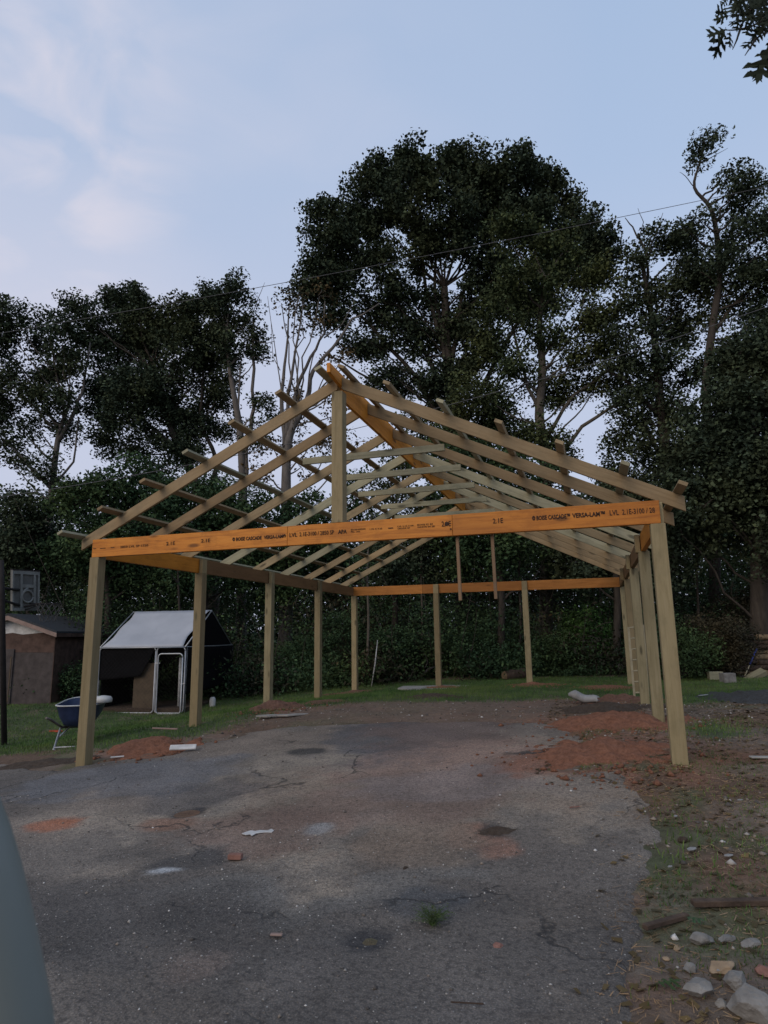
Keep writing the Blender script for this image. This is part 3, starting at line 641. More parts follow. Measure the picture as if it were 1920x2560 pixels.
# local +x : towards the wheel ; handles at -x
tray = MB(); rings = []
prof = [(-.40, -.02, .42, .34, .62), (-.36, 0, .36, .29, .50), (-.25, 0, .30, .22, .38), (0, 0, .16, .13, .30)]
import itertools
def ring(cx, hx0, hx1, hy, z, k=20):
    P = []
    for i in range(k):
        a = 6.283*i/k; c, s = math.cos(a), math.sin(a); sq = lambda t: math.copysign(abs(t)**.6, t)
        P.append((cx+(hx1 if c > 0 else hx0)*sq(c), hy*sq(s), z+(.05 if c > 0 else 0)*abs(c)))
    return P
rs = [ring(.05, .46, .50, .33, .62), ring(.05, .44, .48, .315, .60), ring(.04, .40, .40, .27, .45), ring(.0, .30, .28, .2, .33), ring(0, .20, .18, .12, .295), ring(0, .02, .02, .02, .285)]
V = [p for r_ in rs for p in r_]; Fc = [(j*20+i, j*20+(i+1) % 20, (j+1)*20+(i+1) % 20, (j+1)*20+i) for j in range(5) for i in range(20)]
tr_o = MB().add(V, Fc).build('tray', M['blue'], WBX, True); md = tr_o.modifiers.new('s', 'SOLIDIFY'); md.thickness = .006
MB().tube(rs[0]+[rs[0][0]], .011, 6).build('tray_lip', M['plastic'], tr_o, True)
for s in (1, -1):
    MB().tube([(.62, s*.05, .20), (-.15, s*.22, .29), (-.62, s*.27, .46), (-.80, s*.28, .50)], .019, 8).build('handle', M['palebark'], WBX, True)
    MB().tube([(-.22, s*.22, .29), (-.30, s*.27, .0), (-.34, s*.27, .0)], .017, 8).tube([(-.25, s*.22, .17), (.0, s*.12, .29)], .011, 6).build('leg', M['galv'], WBX, True)
MB().tube([(-.30, -.27, .02), (-.30, .27, .02)], .013, 6).build('leg_brace', M['galv'], WBX, True)
wh = MB().tube([(.68+.15*math.cos(a), 0, .19+.15*math.sin(a)) for a in np.linspace(0, 6.283, 24)], .045, 8).build('tyre', M['black'], WBX, True)
MB().tube([(.68, -.09, .19), (.68, .09, .19)], .02, 8).tube([(.68, -.02, .19), (.68, .02, .19)], .11, 16).build('rim', M['galv'], wh, True)
bk = at(258, 1747, 9.95)
MB().tube([(0, 0, -.05), (0, 0, .0), (0, 0, .035), (0, 0, .05)], [.13, .135, .11, .03], 16).build('bucket', M['plastic'], None, True).location = tuple(bk)
tag(bpy.data.objects['bucket'], 'upturned white bucket sitting on the right end of the wheelbarrow', 'bucket')
fl = og(140, 1832); o = MB().prism([(-.16, -.03), (.14, -.04), (.15, .03), (-.02, .08)], 2, 0, .03).build('plastic_scoop', M['orange'], None, bevel=.004); o.location = (fl[0], fl[1], fl[2]+.02); tag(o, 'small red plastic scoop lying on the lawn left of the wheelbarrow', 'scoop')
# --- jug
def lathe(name, prof, mat, loc_, parent=None, k=18, sq=1):
    V = []
    for r_, z_ in prof:
        for i in range(k):
            a = 6.283*i/k; V.append((r_*math.cos(a), r_*sq*math.sin(a), z_))
    Fc = [(j*k+i, j*k+(i+1) % k, (j+1)*k+(i+1) % k, (j+1)*k+i) for j in range(len(prof)-1) for i in range(k)]
    o = MB().add(V, Fc).build(name, M[mat], parent, True); o.location = loc_; return o
jg = og(531, 1767); tag(lathe('jug', [(0, .0), (.075, 0), (.085, .02), (.088, .16), (.075, .22), (.05, .25), (.0, .255)], 'plastic', tuple(jg), sq=.75), 'cloudy white jug standing on the grass right of the kennel', 'jug')
pc = G(1262, 1523); mbp = MB(); NV = []
for a_i in range(11):
    t_ = a_i/10
    for b_i in range(9):
        an = R_(-20+250*b_i/8); rd = .095*(.25+.75*min(1, t_*5))*(1-.25*t_)
        NV.append((t_*.52*(1-.16*(b_i % 2)*(t_ > .9))-.26, rd*math.cos(an), rd*math.sin(an)*.9+.02*math.sin(t_*9)))
mbp.add(NV, [(i_*9+j_, i_*9+j_+1, (i_+1)*9+j_+1, (i_+1)*9+j_) for i_ in range(10) for j_ in range(8)])
cn = mbp.build('plastic_container', M['cloudy'], None, True); md = cn.modifiers.new('s', 'SOLIDIFY'); md.thickness = .005
cn.location = (pc[0], pc[1], pc[2]+.12); cn.rotation_euler = (R_(10), R_(12), R_(8)); tag(cn, 'torn cloudy white plastic container lying on the lawn edge', 'container')
# --- ladder leaning on the right side posts
la = atY(1587, 1752, 5.9); lb = atY(1622, 1752, 6.0); la[2] = g(la[0], la[1]); lb[2] = g(lb[0], lb[1]); 
LD = empty('ladder', tuple(la), 'long worn ladder leaning upright between the right side posts', 'ladder')
dl = np.array([lb[0]-la[0], lb[1]-la[1], 0]); lt = at(1569, 1570, 14.3)-la; lt = np.array([lt[0], lt[1], max(lt[2], 1.6)]); dist_l = (la-CAM)@F
top_l = at(1571, 1568, dist_l+.15)-la; top_r = at(1608, 1562, (lb-CAM)@F+.15)-la
for a_, b_ in ((np.zeros(3), top_l), (dl, top_r)):
    MB().tube([tuple(a_), tuple(a_+(b_-a_)*.5), tuple(b_)], .026, 4).build('rail', M['steel'], LD)
for k in range(7):
    t = .10+.148*k; p = top_l*t; q = dl+(top_r-dl)*t; MB().tube([tuple(p), tuple(q)], .014, 8).build('rung', M['steel'], LD, True)
# --- vehicle panel at the near left
M['teal'] = NT('faded teal paint'); nn_ = M['teal']; M['teal'] = nn_.out(nn_.ramp(nn_.noise(nn_.coord(), 3, 5), [(.3, (.17,.195,.18)), (.7, (.20, .225, .21))]), .45)
edge = [(-60, 1580), (-42, 1660), (-16, 1740), (8, 1800), (32, 1880), (52, 1960), (72, 2050), (90, 2140), (104, 2212), (114, 2320), (118, 2450)]
V = []; ncol = 14
for x, y in edge:
    P = D(x, y, .62)
    for i in range(ncol):
        t = i/(ncol-1)
        if i < 8:      # rolled edge: from far side round to the side facing the camera
            a = -1.9+i/7*3.1; V.append(P-R*.04*(1-math.cos(a))-F*.04*math.sin(a))
        else: V.append(P-R*(.04*(1-math.cos(1.2))+.05*(i-7))-F*(.04*math.sin(1.2)+.012*(i-7)))
Fc = [(j*ncol+i, j*ncol+i+1, (j+1)*ncol+i+1, (j+1)*ncol+i) for j in range(len(edge)-1) for i in range(ncol-1)]
o = MB().add(V, Fc).build('vehicle_panel', M['teal'], None, True); md = o.modifiers.new('s', 'SOLIDIFY'); md.thickness = .003
tag(o, 'blurred pale teal curved vehicle panel very close at the lower left corner', 'vehicle panel')
# ---------------------------------------------------------------- vegetation
def leafmesh(name, P, size, mat, parent=None, asp=.55, up=.35, rg=rng, droop=0):
    P = np.asarray(P, float); N = len(P)
    nr = rg.normal(size=(N, 3)); nr[:, 2] = np.abs(nr[:, 2])+up; nr /= np.linalg.norm(nr, axis=1)[:, None]
    a = rg.normal(size=(N, 3)); a[:, 2] -= droop; a -= nr*(a*nr).sum(1)[:, None]; a /= np.linalg.norm(a, axis=1)[:, None]
    b = np.cross(nr, a); s = size*rg.uniform(.6, 1.35, N)[:, None]
    V = np.empty((N, 4, 3)); V[:, 0] = P-a*s*.5; V[:, 1] = P+b*s*asp*.5+nr*s*.08; V[:, 2] = P+a*s*.5; V[:, 3] = P-b*s*asp*.5+nr*s*.08
    return meshnp(name, V.reshape(-1, 3), np.arange(N*4).reshape(N, 4), mat, parent)
def clumps(c, n_leaf, sig, rg=rng, flatten=.7):
    c = np.repeat(c, n_leaf, 0); o = rg.normal(size=c.shape); r = np.linalg.norm(o, axis=1)[:, None]
    o = o/r*np.minimum(r, 1.9)*sig; o[:, 2] *= flatten
    return c+o
def bez(a, b, c, n): 
    t = np.linspace(0, 1, n)[:, None]; return a*(1-t)**2+b*2*t*(1-t)+c*t*t
def tree(name, label, d, trunk, blobs, r0=.25, r1=.06, leaf=.125, dens=1., bark_='bark', lm='oak', group=None, seed=0, cat='tree', sig=.25, nleaf=84, twig=.35, shell=.45, depth=1., limb_r=.055, extra=[], asp=.68):
    rg = np.random.default_rng(100+seed)
    pts = [D(x, y, d+(q[0] if q else 0)) for x, y, *q in trunk]
    b0 = pts[0].copy(); b0[2] = float(g(b0[0], b0[1])); base = b0.copy(); b0[2] -= .3
    pts = [b0]+[p for p in pts if p[2] > b0[2]+.6]
    root = empty(name, tuple(base), label, cat, group); pts = [p-base for p in pts]
    # smooth trunk
    tp = []; 
    for i in range(len(pts)-1):
        p0 = pts[max(i-1, 0)]; p1 = pts[i]; p2 = pts[i+1]; p3 = pts[min(i+2, len(pts)-1)]
        for t in np.linspace(0, 1, 5)[:-1]:
            tp.append(.5*((2*p1)+(-p0+p2)*t+(2*p0-5*p1+4*p2-p3)*t*t+(-p0+3*p1-3*p2+p3)*t**3))
    tp.append(pts[-1]); tp = np.array(tp); n = len(tp); rad = np.linspace(1, 0, n)*(r0-r1)+r1; rad[0] *= 1.35
    mb = MB().tube(tp, rad, 8)
    for e in extra:    # (pixel path, radius start, radius end)
        q = np.array([D(x, y, d+(w[0] if w else 0))-base for x, y, *w in e[0]]); 
        qq = np.concatenate([np.linspace(q[i], q[i+1], 4)[:-1] for i in range(len(q)-1)]+[q[-1:]]); qq[1:-1] += rg.normal(0, e[1]*.25, qq[1:-1].shape)
        mb.tube(qq, np.linspace(e[1], e[2], len(qq)), 6)
    allc = []
    for bl in blobs:
        x, y, r = bl[:3]; dd = rg.uniform(-1, 1)*r*K/FPX*d*.9*depth+(bl[3] if len(bl) > 3 else 0)
        kd = bl[4] if len(bl) > 4 else 1.
        c = D(x, y, d+dd)-base; Rr = r*K/FPX*d
        nc = max(3, int(29*Rr*Rr*dens*kd)); o = rg.normal(size=(nc, 3)); o /= np.linalg.norm(o, axis=1)[:, None]
        rr = (shell+(1-shell)*rg.random(nc)**.6)[:, None]*Rr
        ns_ = max(4, int(5+3.2*Rr)); so_ = rg.normal(size=(ns_, 3)); so_ /= np.linalg.norm(so_, axis=1)[:, None]; so_ = c+so_*Rr*rg.uniform(.45, .78, (ns_, 1))*np.array([1, 1, .92])
        pk = rg.integers(0, ns_, nc); rs_ = (Rr*.30+.10)*rg.uniform(.7, 1.25, ns_); cc = so_[pk]+o*(rs_[pk][:, None]*(.35+.65*rg.random((nc, 1))**.5)); st_ = rg.random(nc) < .22; cc[st_] = c+o[st_]*rr[st_]*rg.uniform(.85, 1.22, (st_.sum(), 1)); allc.append(cc)
        # limb
        low = tp[:, 2] < c[2]-Rr*.4; cand = np.where(low)[0]
        if len(cand):
            dist = np.linalg.norm(tp[cand]-c, axis=1)+np.abs(tp[cand, 2]-(c[2]-1.2*np.linalg.norm(tp[cand, :2]-c[:2], axis=1)))*.8
            a = tp[cand[np.argmin(dist)]]; ln = np.linalg.norm(c-a); mid = (a+c)/2+np.array([0, 0, -.10*ln])+rg.normal(0, .06*ln, 3)
            L_ = bez(a, mid, c, 7); L_[1:-1] += rg.normal(0, .02*ln, (5, 3))
            mb.tube(L_, np.linspace(limb_r*(.6+.25*Rr), limb_r*.28, 7), 5, False)
        for q in cc[rg.random(nc) < twig]:
            k0 = c+(q-c)*.08+rg.normal(0, .1, 3)*Rr; L_ = bez(k0, (k0+q)/2+rg.normal(0, .1, 3)*Rr, q, 4); mb.tube(L_, np.linspace(limb_r*.35, .008, 4), 3, False)
    mb.build('trunk', M[bark_], root, True)
    if allc:
        cc = np.concatenate(allc); P = clumps(cc, nleaf, sig, rg); 
        P = P[rg.random(len(P)) < .95]
        leafmesh('crown', P, leaf, M[lm], root, asp, rg=rg)
    return root
TG = 'trees behind the carport'
tree('oak_tree', 'biggest dark round-crowned oak rising behind the right half of the roof frame', 26,
     [(1000, 1480), (1000, 1200), (990, 1000), (975, 850), (965, 740), (960, 620)],
     [(700, 545, 55), (725, 485, 62), (790, 430, 72), (850, 375, 60), (905, 350, 50), (960, 345, 48), (1010, 365, 50), (1050, 390, 46), (1050, 440, 55), (1090, 370, 50), (1125, 365, 42), (1160, 400, 60), (1200, 450, 60), (1235, 480, 50), (1280, 515, 48), (1305, 560, 40),
      (900, 430, 75), (980, 440, 70), (1070, 450, 75), (1130, 490, 70), (830, 490, 65), (760, 530, 60), (690, 600, 50), (670, 640, 42), (740, 630, 50), (820, 590, 60), (900, 540, 60), (980, 540, 50), (1060, 560, 65),
      (800, 680, 42), (860, 660, 45), (930, 640, 40), (770, 740, 38), (830, 760, 40), (1200, 560, 70), (1010, 640, 40), (1040, 720, 55), (900, 740, 35), (930, 820, 40), (1260, 600, 60), (720, 690, 38), (870, 820, 38), (940, 720, 40), (990, 700, 45), (1000, 790, 50), (960, 850, 45), (1080, 640, 60), (1150, 640, 60), (820, 820, 34, 0, .8), (880, 700, 36, 0, .8)],
     r0=.36, r1=.14, seed=1, group=TG, extra=[([(985, 960), (900, 820), (800, 700), (730, 640)], .13, .04), ([(975, 860), (880, 700), (820, 560)], .13, .04), ([(970, 820), (1000, 640), (1060, 480)], .13, .04), ([(965, 780), (920, 620), (900, 480)], .11, .04), ([(985, 960), (1080, 760), (1180, 600)], .14, .05), ([(970, 820), (940, 640), (950, 440)], .11, .04), ([(990, 1000), (880, 880), (820, 830), (700, 760)], .09, .03)], dens=1.3, leaf=.135)
tree('hardwood_tree', 'tree with yellowish green leaves in front of the big oak, right of its centre', 23,
     [(1180, 1480), (1180, 1200), (1178, 1000), (1165, 900), (1172, 800), (1165, 700), (1180, 600)],
     [(1090, 500, 45), (1150, 520, 50), (1220, 540, 50), (1290, 600, 45), (1120, 590, 55), (1200, 630, 55), (1270, 680, 50), (1080, 670, 50), (1150, 710, 50), (1060, 760, 50), (1120, 800, 50), (1230, 760, 50), (1290, 750, 45), (1030, 840, 50), (1090, 880, 50), (980, 880, 45), (960, 940, 50), (1040, 940, 55), (1110, 960, 50), (1180, 850, 50), (1250, 830, 45, 0, .8), (1230, 950, 38, 0, .6), (1300, 820, 36), (1310, 700, 40), (1060, 880, 50), (1000, 980, 50), (1160, 930, 50), (1190, 990, 45), (900, 900, 38, 0, .8)],
     r0=.26, r1=.07, lm='oak2', seed=2, group=TG, bark_='midbark', extra=[([(1172, 960), (1240, 850), (1330, 790), (1400, 760)], .08, .03), ([(1165, 900), (1130, 800), (1090, 640)], .08, .03), ([(1172, 1040), (1260, 920), (1350, 860), (1440, 800)], .09, .03)], dens=1.2, leaf=.115)
tree('hardwood_tree', 'tall dark tree right of the big oak with a bare twiggy top', 22,
     [(1440, 1480), (1445, 1200), (1440, 1000), (1425, 860), (1415, 740), (1400, 640), (1385, 560)],
     [(1420, 520, 38), (1390, 560, 32), (1470, 540, 45), (1400, 620, 42), (1460, 620, 50), (1520, 580, 45), (1390, 690, 42), (1440, 700, 45), (1370, 770, 40), (1370, 840, 50), (1420, 830, 35), (1360, 910, 45), (1400, 960, 45), (1340, 960, 38, 0, .7), (1440, 1000, 50), (1500, 640, 50), (1340, 1040, 45), (1400, 1060, 55), (1355, 650, 36), (1350, 720, 38), (1345, 790, 38), (1430, 900, 48), (1470, 880, 45), (1310, 1010, 34), (1480, 960, 50), (1440, 760, 45), (1340, 870, 36), (1480, 720, 45), (1500, 800, 50)],
     r0=.24, r1=.05, seed=3, group=TG, extra=[([(1400, 600), (1395, 540), (1365, 490), (1350, 470)], .05, .01), ([(1390, 560), (1420, 500), (1432, 460)], .03, .008), ([(1380, 515), (1390, 480), (1378, 450)], .02, .006), ([(1425, 900), (1360, 830), (1300, 790)], .09, .03), ([(1440, 1010), (1390, 920), (1330, 880)], .09, .03)], dens=1.2, leaf=.115)
tree('hardwood_tree', 'tallest slender tree near the right edge with a sparse airy top', 21,
     [(1540, 1480), (1545, 1200), (1540, 1000), (1525, 850), (1540, 700), (1555, 600), (1550, 520), (1535, 450), (1500, 405), (1512, 350), (1522, 300)],
     [(1545, 290, 18, 0, .7), (1525, 310, 22, 0, .8), (1508, 325, 18, 0, .7), (1498, 345, 16, 0, .6), (1575, 365, 22, 0, .8), (1605, 385, 34, 0, .8), (1630, 410, 40, 0, .9), (1560, 400, 22, 0, .7), (1585, 440, 34), (1640, 470, 45), (1480, 495, 32), (1520, 480, 25), (1600, 500, 45), (1560, 560, 45), (1640, 560, 50), (1600, 620, 50), (1490, 570, 32), (1560, 680, 45, 0, .7), (1640, 680, 50), (1600, 760, 50), (1660, 620, 60), (1700, 500, 60), (1700, 700, 80)],
     r0=.19, r1=.012, seed=4, group=TG, bark_='bark', sig=.24, leaf=.12, twig=.7, extra=[([(1555, 590), (1600, 540), (1659, 500)], .06, .02), ([(1500, 405), (1480, 380), (1468, 372)], .015, .005), ([(1530, 445), (1570, 420), (1600, 380)], .04, .01), ([(1540, 720), (1600, 640), (1659, 600)], .08, .03), ([(1510, 355), (1545, 335), (1572, 320)], .015, .005)], dens=1.3, asp=.5)
tree('hardwood_tree', 'dense dark leafy tree filling the right edge beside the tallest slender one', 18,
     [(1640, 1480), (1640, 1200), (1630, 1000), (1610, 850), (1600, 760)],
     [(1640, 760, 75), (1570, 800, 55), (1600, 870, 70), (1540, 900, 55), (1660, 900, 80), (1500, 960, 50), (1580, 980, 70), (1640, 1020, 80), (1480, 1040, 50), (1540, 1080, 70), (1620, 1120, 90), (1460, 1110, 45), (1720, 820, 90), (1740, 1000, 100), (1500, 1150, 60), (1700, 1150, 100)],
     r0=.26, r1=.1, seed=5, group=TG, dens=1.7, leaf=.12)
tree('hardwood_tree', 'open crowned tree with a pale forked trunk near the left edge', 27,
     [(95, 1480), (100, 1250), (105, 1145), (112, 1060), (125, 950), (140, 900), (150, 870)],
     [(30, 690, 36), (15, 660, 25), (10, 740, 36), (75, 720, 34), (100, 680, 22), (130, 720, 40), (30, 800, 36), (90, 790, 45), (150, 780, 48), (60, 860, 42), (120, 860, 42), (10, 880, 40), (40, 920, 26, 0, .7), (85, 930, 32, 0, .8), (150, 930, 38, 0, .8), (20, 960, 36, 0, .8), (30, 1000, 30, 0, .7), (100, 1010, 38, 0, .8), (140, 1060, 38, 0, .8), (-40, 720, 60), (-60, 850, 70)],
     r0=.20, r1=.06, bark_='palebark', seed=6, group=TG, extra=[([(122, 960), (165, 880), (180, 840), (195, 740)], .10, .03), ([(112, 1050), (160, 1000), (170, 900)], .06, .03), ([(112, 1050), (70, 1010), (30, 990), (-20, 980)], .05, .02), ([(128, 930), (90, 870), (40, 790)], .06, .02), ([(140, 900), (120, 800), (100, 700)], .05, .015)], dens=1.1)
tree('oak_tree', 'broad dark leafy tree filling the middle of the left group', 28,
     [(455, 1480), (458, 1300), (450, 1180), (440, 1100), (420, 1040), (395, 980), (360, 900), (330, 800)],
     [(160, 660, 28, 0, .8), (185, 690, 36), (230, 640, 32), (250, 670, 45), (285, 640, 40), (300, 690, 45), (345, 660, 22, 0, .7), (350, 700, 45), (390, 680, 42), (420, 655, 32), (450, 640, 32), (470, 660, 36), (200, 740, 48), (260, 750, 60), (330, 760, 60), (400, 740, 55), (450, 720, 48), (230, 820, 58), (300, 830, 65), (370, 820, 65), (430, 800, 55), (480, 770, 36), (200, 870, 45), (260, 890, 60), (330, 900, 60), (400, 890, 55), (460, 860, 42), (300, 960, 45, 0, .7), (370, 960, 50), (430, 930, 42), (420, 990, 36), (240, 960, 42, 0, .7), (470, 920, 36), (350, 1010, 40, 0, .7), (490, 830, 34)],
     r0=.36, r1=.10, seed=7, group=TG, dens=1.3, extra=[([(440, 1100), (470, 1000), (430, 900), (440, 800)], .13, .04), ([(395, 980), (300, 900), (240, 800)], .1, .03)])
tree('hardwood_tree', 'tall tree with twin pale trunks at the right end of the left group', 26.5,
     [(520, 1480), (522, 1200), (525, 1060), (518, 930), (505, 850), (495, 790), (490, 720)],
     [(475, 640, 26), (500, 620, 24), (520, 615, 22), (490, 660, 28), (535, 645, 14), (505, 700, 34), (540, 690, 26), (480, 740, 32), (545, 740, 28), (520, 760, 26, 0, .7), (555, 720, 18, 0, .6), (500, 800, 28, 0, .7), (470, 700, 36), (555, 770, 16, 0, .5), (560, 870, 28, 0, .8), (565, 930, 30, 0, .8), (590, 900, 26, 0, .7), (545, 960, 28, 0, .7)],
     r0=.24, r1=.05, bark_='palebark', seed=8, group=TG, extra=[([(525, 1060), (535, 950), (548, 880), (545, 760), (548, 690)], .11, .04), ([(518, 960), (515, 880), (520, 780)], .06, .03), ([(548, 735), (575, 742), (592, 738)], .03, .008), ([(550, 770), (570, 778), (592, 782)], .025, .008), ([(540, 690), (560, 640), (572, 610)], .02, .006)], dens=1.0)
tree('bare_tree', 'half dead tree with long bare pale upright limbs behind the left roof slope', 24,
     [(615, 1480), (618, 1250), (620, 1130), (618, 1050), (622, 960), (640, 900)],
     [(608, 655, 20, 0, .7), (645, 640, 13, 0, .6), (650, 690, 30, 0, .7), (700, 700, 24, 0, .7), (690, 640, 30, 0, .5), (640, 850, 26, 0, .7), (700, 860, 30, 0, .7), (730, 900, 28, 0, .7), (640, 930, 30, 0, .8), (590, 970, 32, 0, .8), (680, 960, 36, 0, .7), (560, 1010, 34, 0, .8), (740, 830, 22, 0, .6), (720, 960, 36, 0, .6), (770, 960, 30, 0, .6), (650, 1010, 30, 0, .6), (715, 780, 22, 0, .7), (745, 760, 24, 0, .6)],
     r0=.30, r1=.12, bark_='palebark', lm='brownleaf', seed=9, group=TG, sig=.22, nleaf=30, extra=[([(615, 980), (608, 850), (618, 760), (625, 660)], .10, .02), ([(620, 960), (622, 850), (640, 760), (655, 650)], .09, .02), ([(622, 940), (640, 840), (672, 770), (700, 720), (702, 650)], .09, .02), ([(630, 930), (665, 860), (678, 800), (720, 750), (760, 690), (820, 655)], .11, .02), ([(605, 800), (590, 770), (585, 690)], .02, .006), ([(700, 730), (740, 700), (770, 640)], .03, .008), ([(640, 900), (700, 830), (760, 780)], .05, .01), ([(610, 860), (600, 790), (578, 640)], .03, .008)], dens=1.0)
# smaller trees that fill in under the big crowns
sm = [('thicket_tree', 'dark bushy tree at the lower left behind the shed roof', 22, 60, [(60, 1100, 55), (30, 1150, 60), (90, 1160, 60), (20, 1210, 70), (100, 1230, 70), (-40, 1150, 80)], 11),
      ('thicket_tree', 'dark green spreading tree behind the left end of the orange beam', 21, 230, [(180, 1090, 55), (240, 1060, 55), (300, 1070, 55), (200, 1160, 65), (270, 1150, 65), (330, 1130, 60), (150, 1200, 60), (230, 1240, 70), (320, 1220, 70), (300, 1000, 36, 0, .6)], 12),
      ('thicket_tree', 'dark green tree behind the left roof slope, right of the spreading one', 22, 440, [(390, 1080, 55), (450, 1070, 50), (500, 1090, 50), (400, 1150, 60), (470, 1160, 60), (540, 1130, 45), (420, 1230, 70), (520, 1220, 70), (560, 1080, 28, 0, .6)], 13),
      ('thicket_tree', 'small leafy tree seen through the middle of the roof frame', 23, 680, [(620, 1120, 45, 0, .8), (680, 1100, 42, 0, .8), (640, 1180, 60), (720, 1160, 55), (770, 1110, 42, 0, .7), (800, 1040, 30, 0, .5), (760, 1030, 30, 0, .5), (700, 1240, 70), (600, 1250, 60)], 14),
      ('thicket_tree', 'small leafy tree behind the collar ties', 22, 850, [(840, 1060, 42, 0, .6), (880, 1010, 42, 0, .7), (830, 1130, 50, 0, .8), (900, 1100, 50), (850, 1200, 65), (930, 1190, 65), (900, 950, 36, 0, .6), (850, 980, 28, 0, .5)], 15),
      ('thicket_tree', 'dense green tree behind the right roof slope', 20, 1080, [(960, 1000, 55), (1040, 1010, 55), (1110, 1020, 55), (1000, 1090, 60), (1080, 1100, 60), (1160, 1080, 50), (1180, 1020, 35, 0, .7), (1000, 1180, 70), (1100, 1190, 70), (1190, 1170, 60)], 16),
      ('thicket_tree', 'bushy tree behind the low end of the right roof slope', 19.5, 1330, [(1290, 1080, 35, 0, .6), (1340, 1100, 42), (1240, 1130, 45, 0, .8), (1300, 1160, 55), (1380, 1150, 60), (1440, 1180, 60), (1250, 1210, 55), (1340, 1230, 60), (1420, 1250, 60)], 17)]
for nm, lb_, d, x, bl, sd in sm:
    tree(nm, lb_, d, [(x, 1480), (x+4, 1300), (x-3, 1200), (x+5, 1100)], bl, r0=.13, r1=.05, seed=sd, group='small trees under the big crowns', dens=1.5, leaf=.115, lm='oak' if sd in (11, 15, 17) else 'under')
# thin bare stems and young trees in the edge of the wood
stem = [(790, 1.2, 'midbark', 'thin grey sapling stem behind the middle of the frame'), (1115, 2.0, 'bark', 'dark thin stem between the two back posts'), (1290, 1.6, 'palebark', 'pale thin sapling in the wood right of the back posts'), (1500, 1.8, 'bark', 'dark stem in the wood right of the front right post'), (380, 1.6, 'bark', 'dark stem behind the dog kennel'), (905, 1.5, 'midbark', 'grey stem behind the back post by the slab')]
for i, (x, s, bk_, lb_) in enumerate(stem):
    tree('sapling', lb_, 19.4+(i % 3)*.8, [(x, 1480), (x+5*s, 1350), (x+3*s, 1230), (x+9*s, 1120)], [(x+12*s, 1150, 30, 0, .7), (x-10, 1240, 30, 0, .6)], r0=.05, r1=.02, seed=30+i, group='saplings at the wood edge', bark_=bk_, lm='under', nleaf=40)
# undergrowth mass
rgu = np.random.default_rng(5)
TX = [-300, 0, 120, 200, 400, 560, 620, 750, 900, 960, 1300, 1400, 1660, 2000]; TY = [1050, 1150, 1120, 1060, 1040, 1080, 1150, 1180, 1150, 1050, 1080, 990, 860, 760]
def mass(n, d0, d1, lo=0.0):
    x = rgu.uniform(-330, 2000, n); d = rgu.uniform(d0, d1, n); top = np.interp(x, TX, TY)+(fbm(x*.012, d*.5, 7, 3)-.5)*160
    P = CAM+(F[None]+((x*K-960)/FPX)[:, None]*R-((top*K-1280)/FPX)[:, None]*U)*d[:, None]
    Q = CAM+(F[None]+((x*K-960)/FPX)[:, None]*R-((1480*K-1280)/FPX)*U)*d[:, None]
    gz = g(Q[:, 0], Q[:, 1]); t = rgu.random(n)**1.1; Q[:, :2] += (P[:, :2]-Q[:, :2])*t[:, None]
    Q[:, 2] = gz+(P[:, 2]-gz)*t*(.12+.88*np.clip(((d-d0)/(d1-d0)-.35*fbm(x*.01, x*0, 19, 3))*2.6, 0, 1))
    return Q
mm = mass(7600, 18.8, 26)
mm = mm[fbm(mm[:, 0]*.9+mm[:, 2]*.35, mm[:, 2]*1.1+mm[:, 1]*.5, 201, 3) > .43]; hs = fbm(mm[:, 0]*.45+mm[:, 2]*.3, mm[:, 1]*.4+mm[:, 2]*.5, 211, 3) > .60; P = clumps(mm[~hs], 64, .36, rgu, .8); o = leafmesh('undergrowth', P, .10, M['under'], rg=rgu)
o2_ = leafmesh('brush', clumps(mm[hs], 40, .40, rgu, .9), .15, M['dull'], rg=rgu, asp=.4, droop=.8); tag(o2_, 'duller brownish brush mixed into the edge of the wood', 'brush', kind='stuff'); o['kind'] = 'stuff'; tag(o, 'dark green undergrowth and vines at the edge of the wood', 'undergrowth')
mm = mass(6800, 28, 44); P = clumps(mm, 40, .6, rgu, .8); o = leafmesh('woodland', P, .28, M['oak'], rg=rgu); o['kind'] = 'stuff'; tag(o, 'dark woods behind the yard', 'woodland')
# individual shrubs along the wood edge
def shrub(x, y, w, h, mat, label, seed, leaf=.10, dens=1., d=None):
    rg = np.random.default_rng(500+seed)
    b = G(x, y) if d is None else np.array([*at(x*K, y*K, d)[:2], 0]); b[2] = float(g(b[0], b[1]))
    root = empty('shrub', tuple(b), label, 'shrub', 'shrubs along the wood edge')
    n_ = int(46*w*h*dens); o = rg.normal(size=(n_, 3)); o /= np.linalg.norm(o, axis=1)[:, None]
    o *= (.35+.65*rg.random(n_)[:, None]**.5); cc = o*np.array([w/2, w/2.4, h/2])+np.array([0, 0, h*.5]); cc[:, 2] = np.abs(cc[:, 2]); ang = np.arctan2(cc[:, 1], cc[:, 0]); lob = .62+.75*fbm(ang*1.6+seed*3, cc[:, 2]*1.6, seed, 3); cc[:, :2] *= lob[:, None]; cc[:, 2] *= (.7+.6*fbm(cc[:, 0]*1.8+seed, cc[:, 1]*1.8, seed+5, 2))
    mb = MB()
    for q in cc[::4]: mb.tube(bez(np.array([0, 0, -.05])+rg.normal(0, .05, 3), q*.5+np.array([0, 0, .1]), q, 5), np.linspace(.014, .004, 5), 4, False)
    mb.build('stem', M['bark'], root, True)
    leafmesh('foliage', clumps(cc, 48, .15, rg, .8), leaf*.72, M[mat], root, rg=rg)
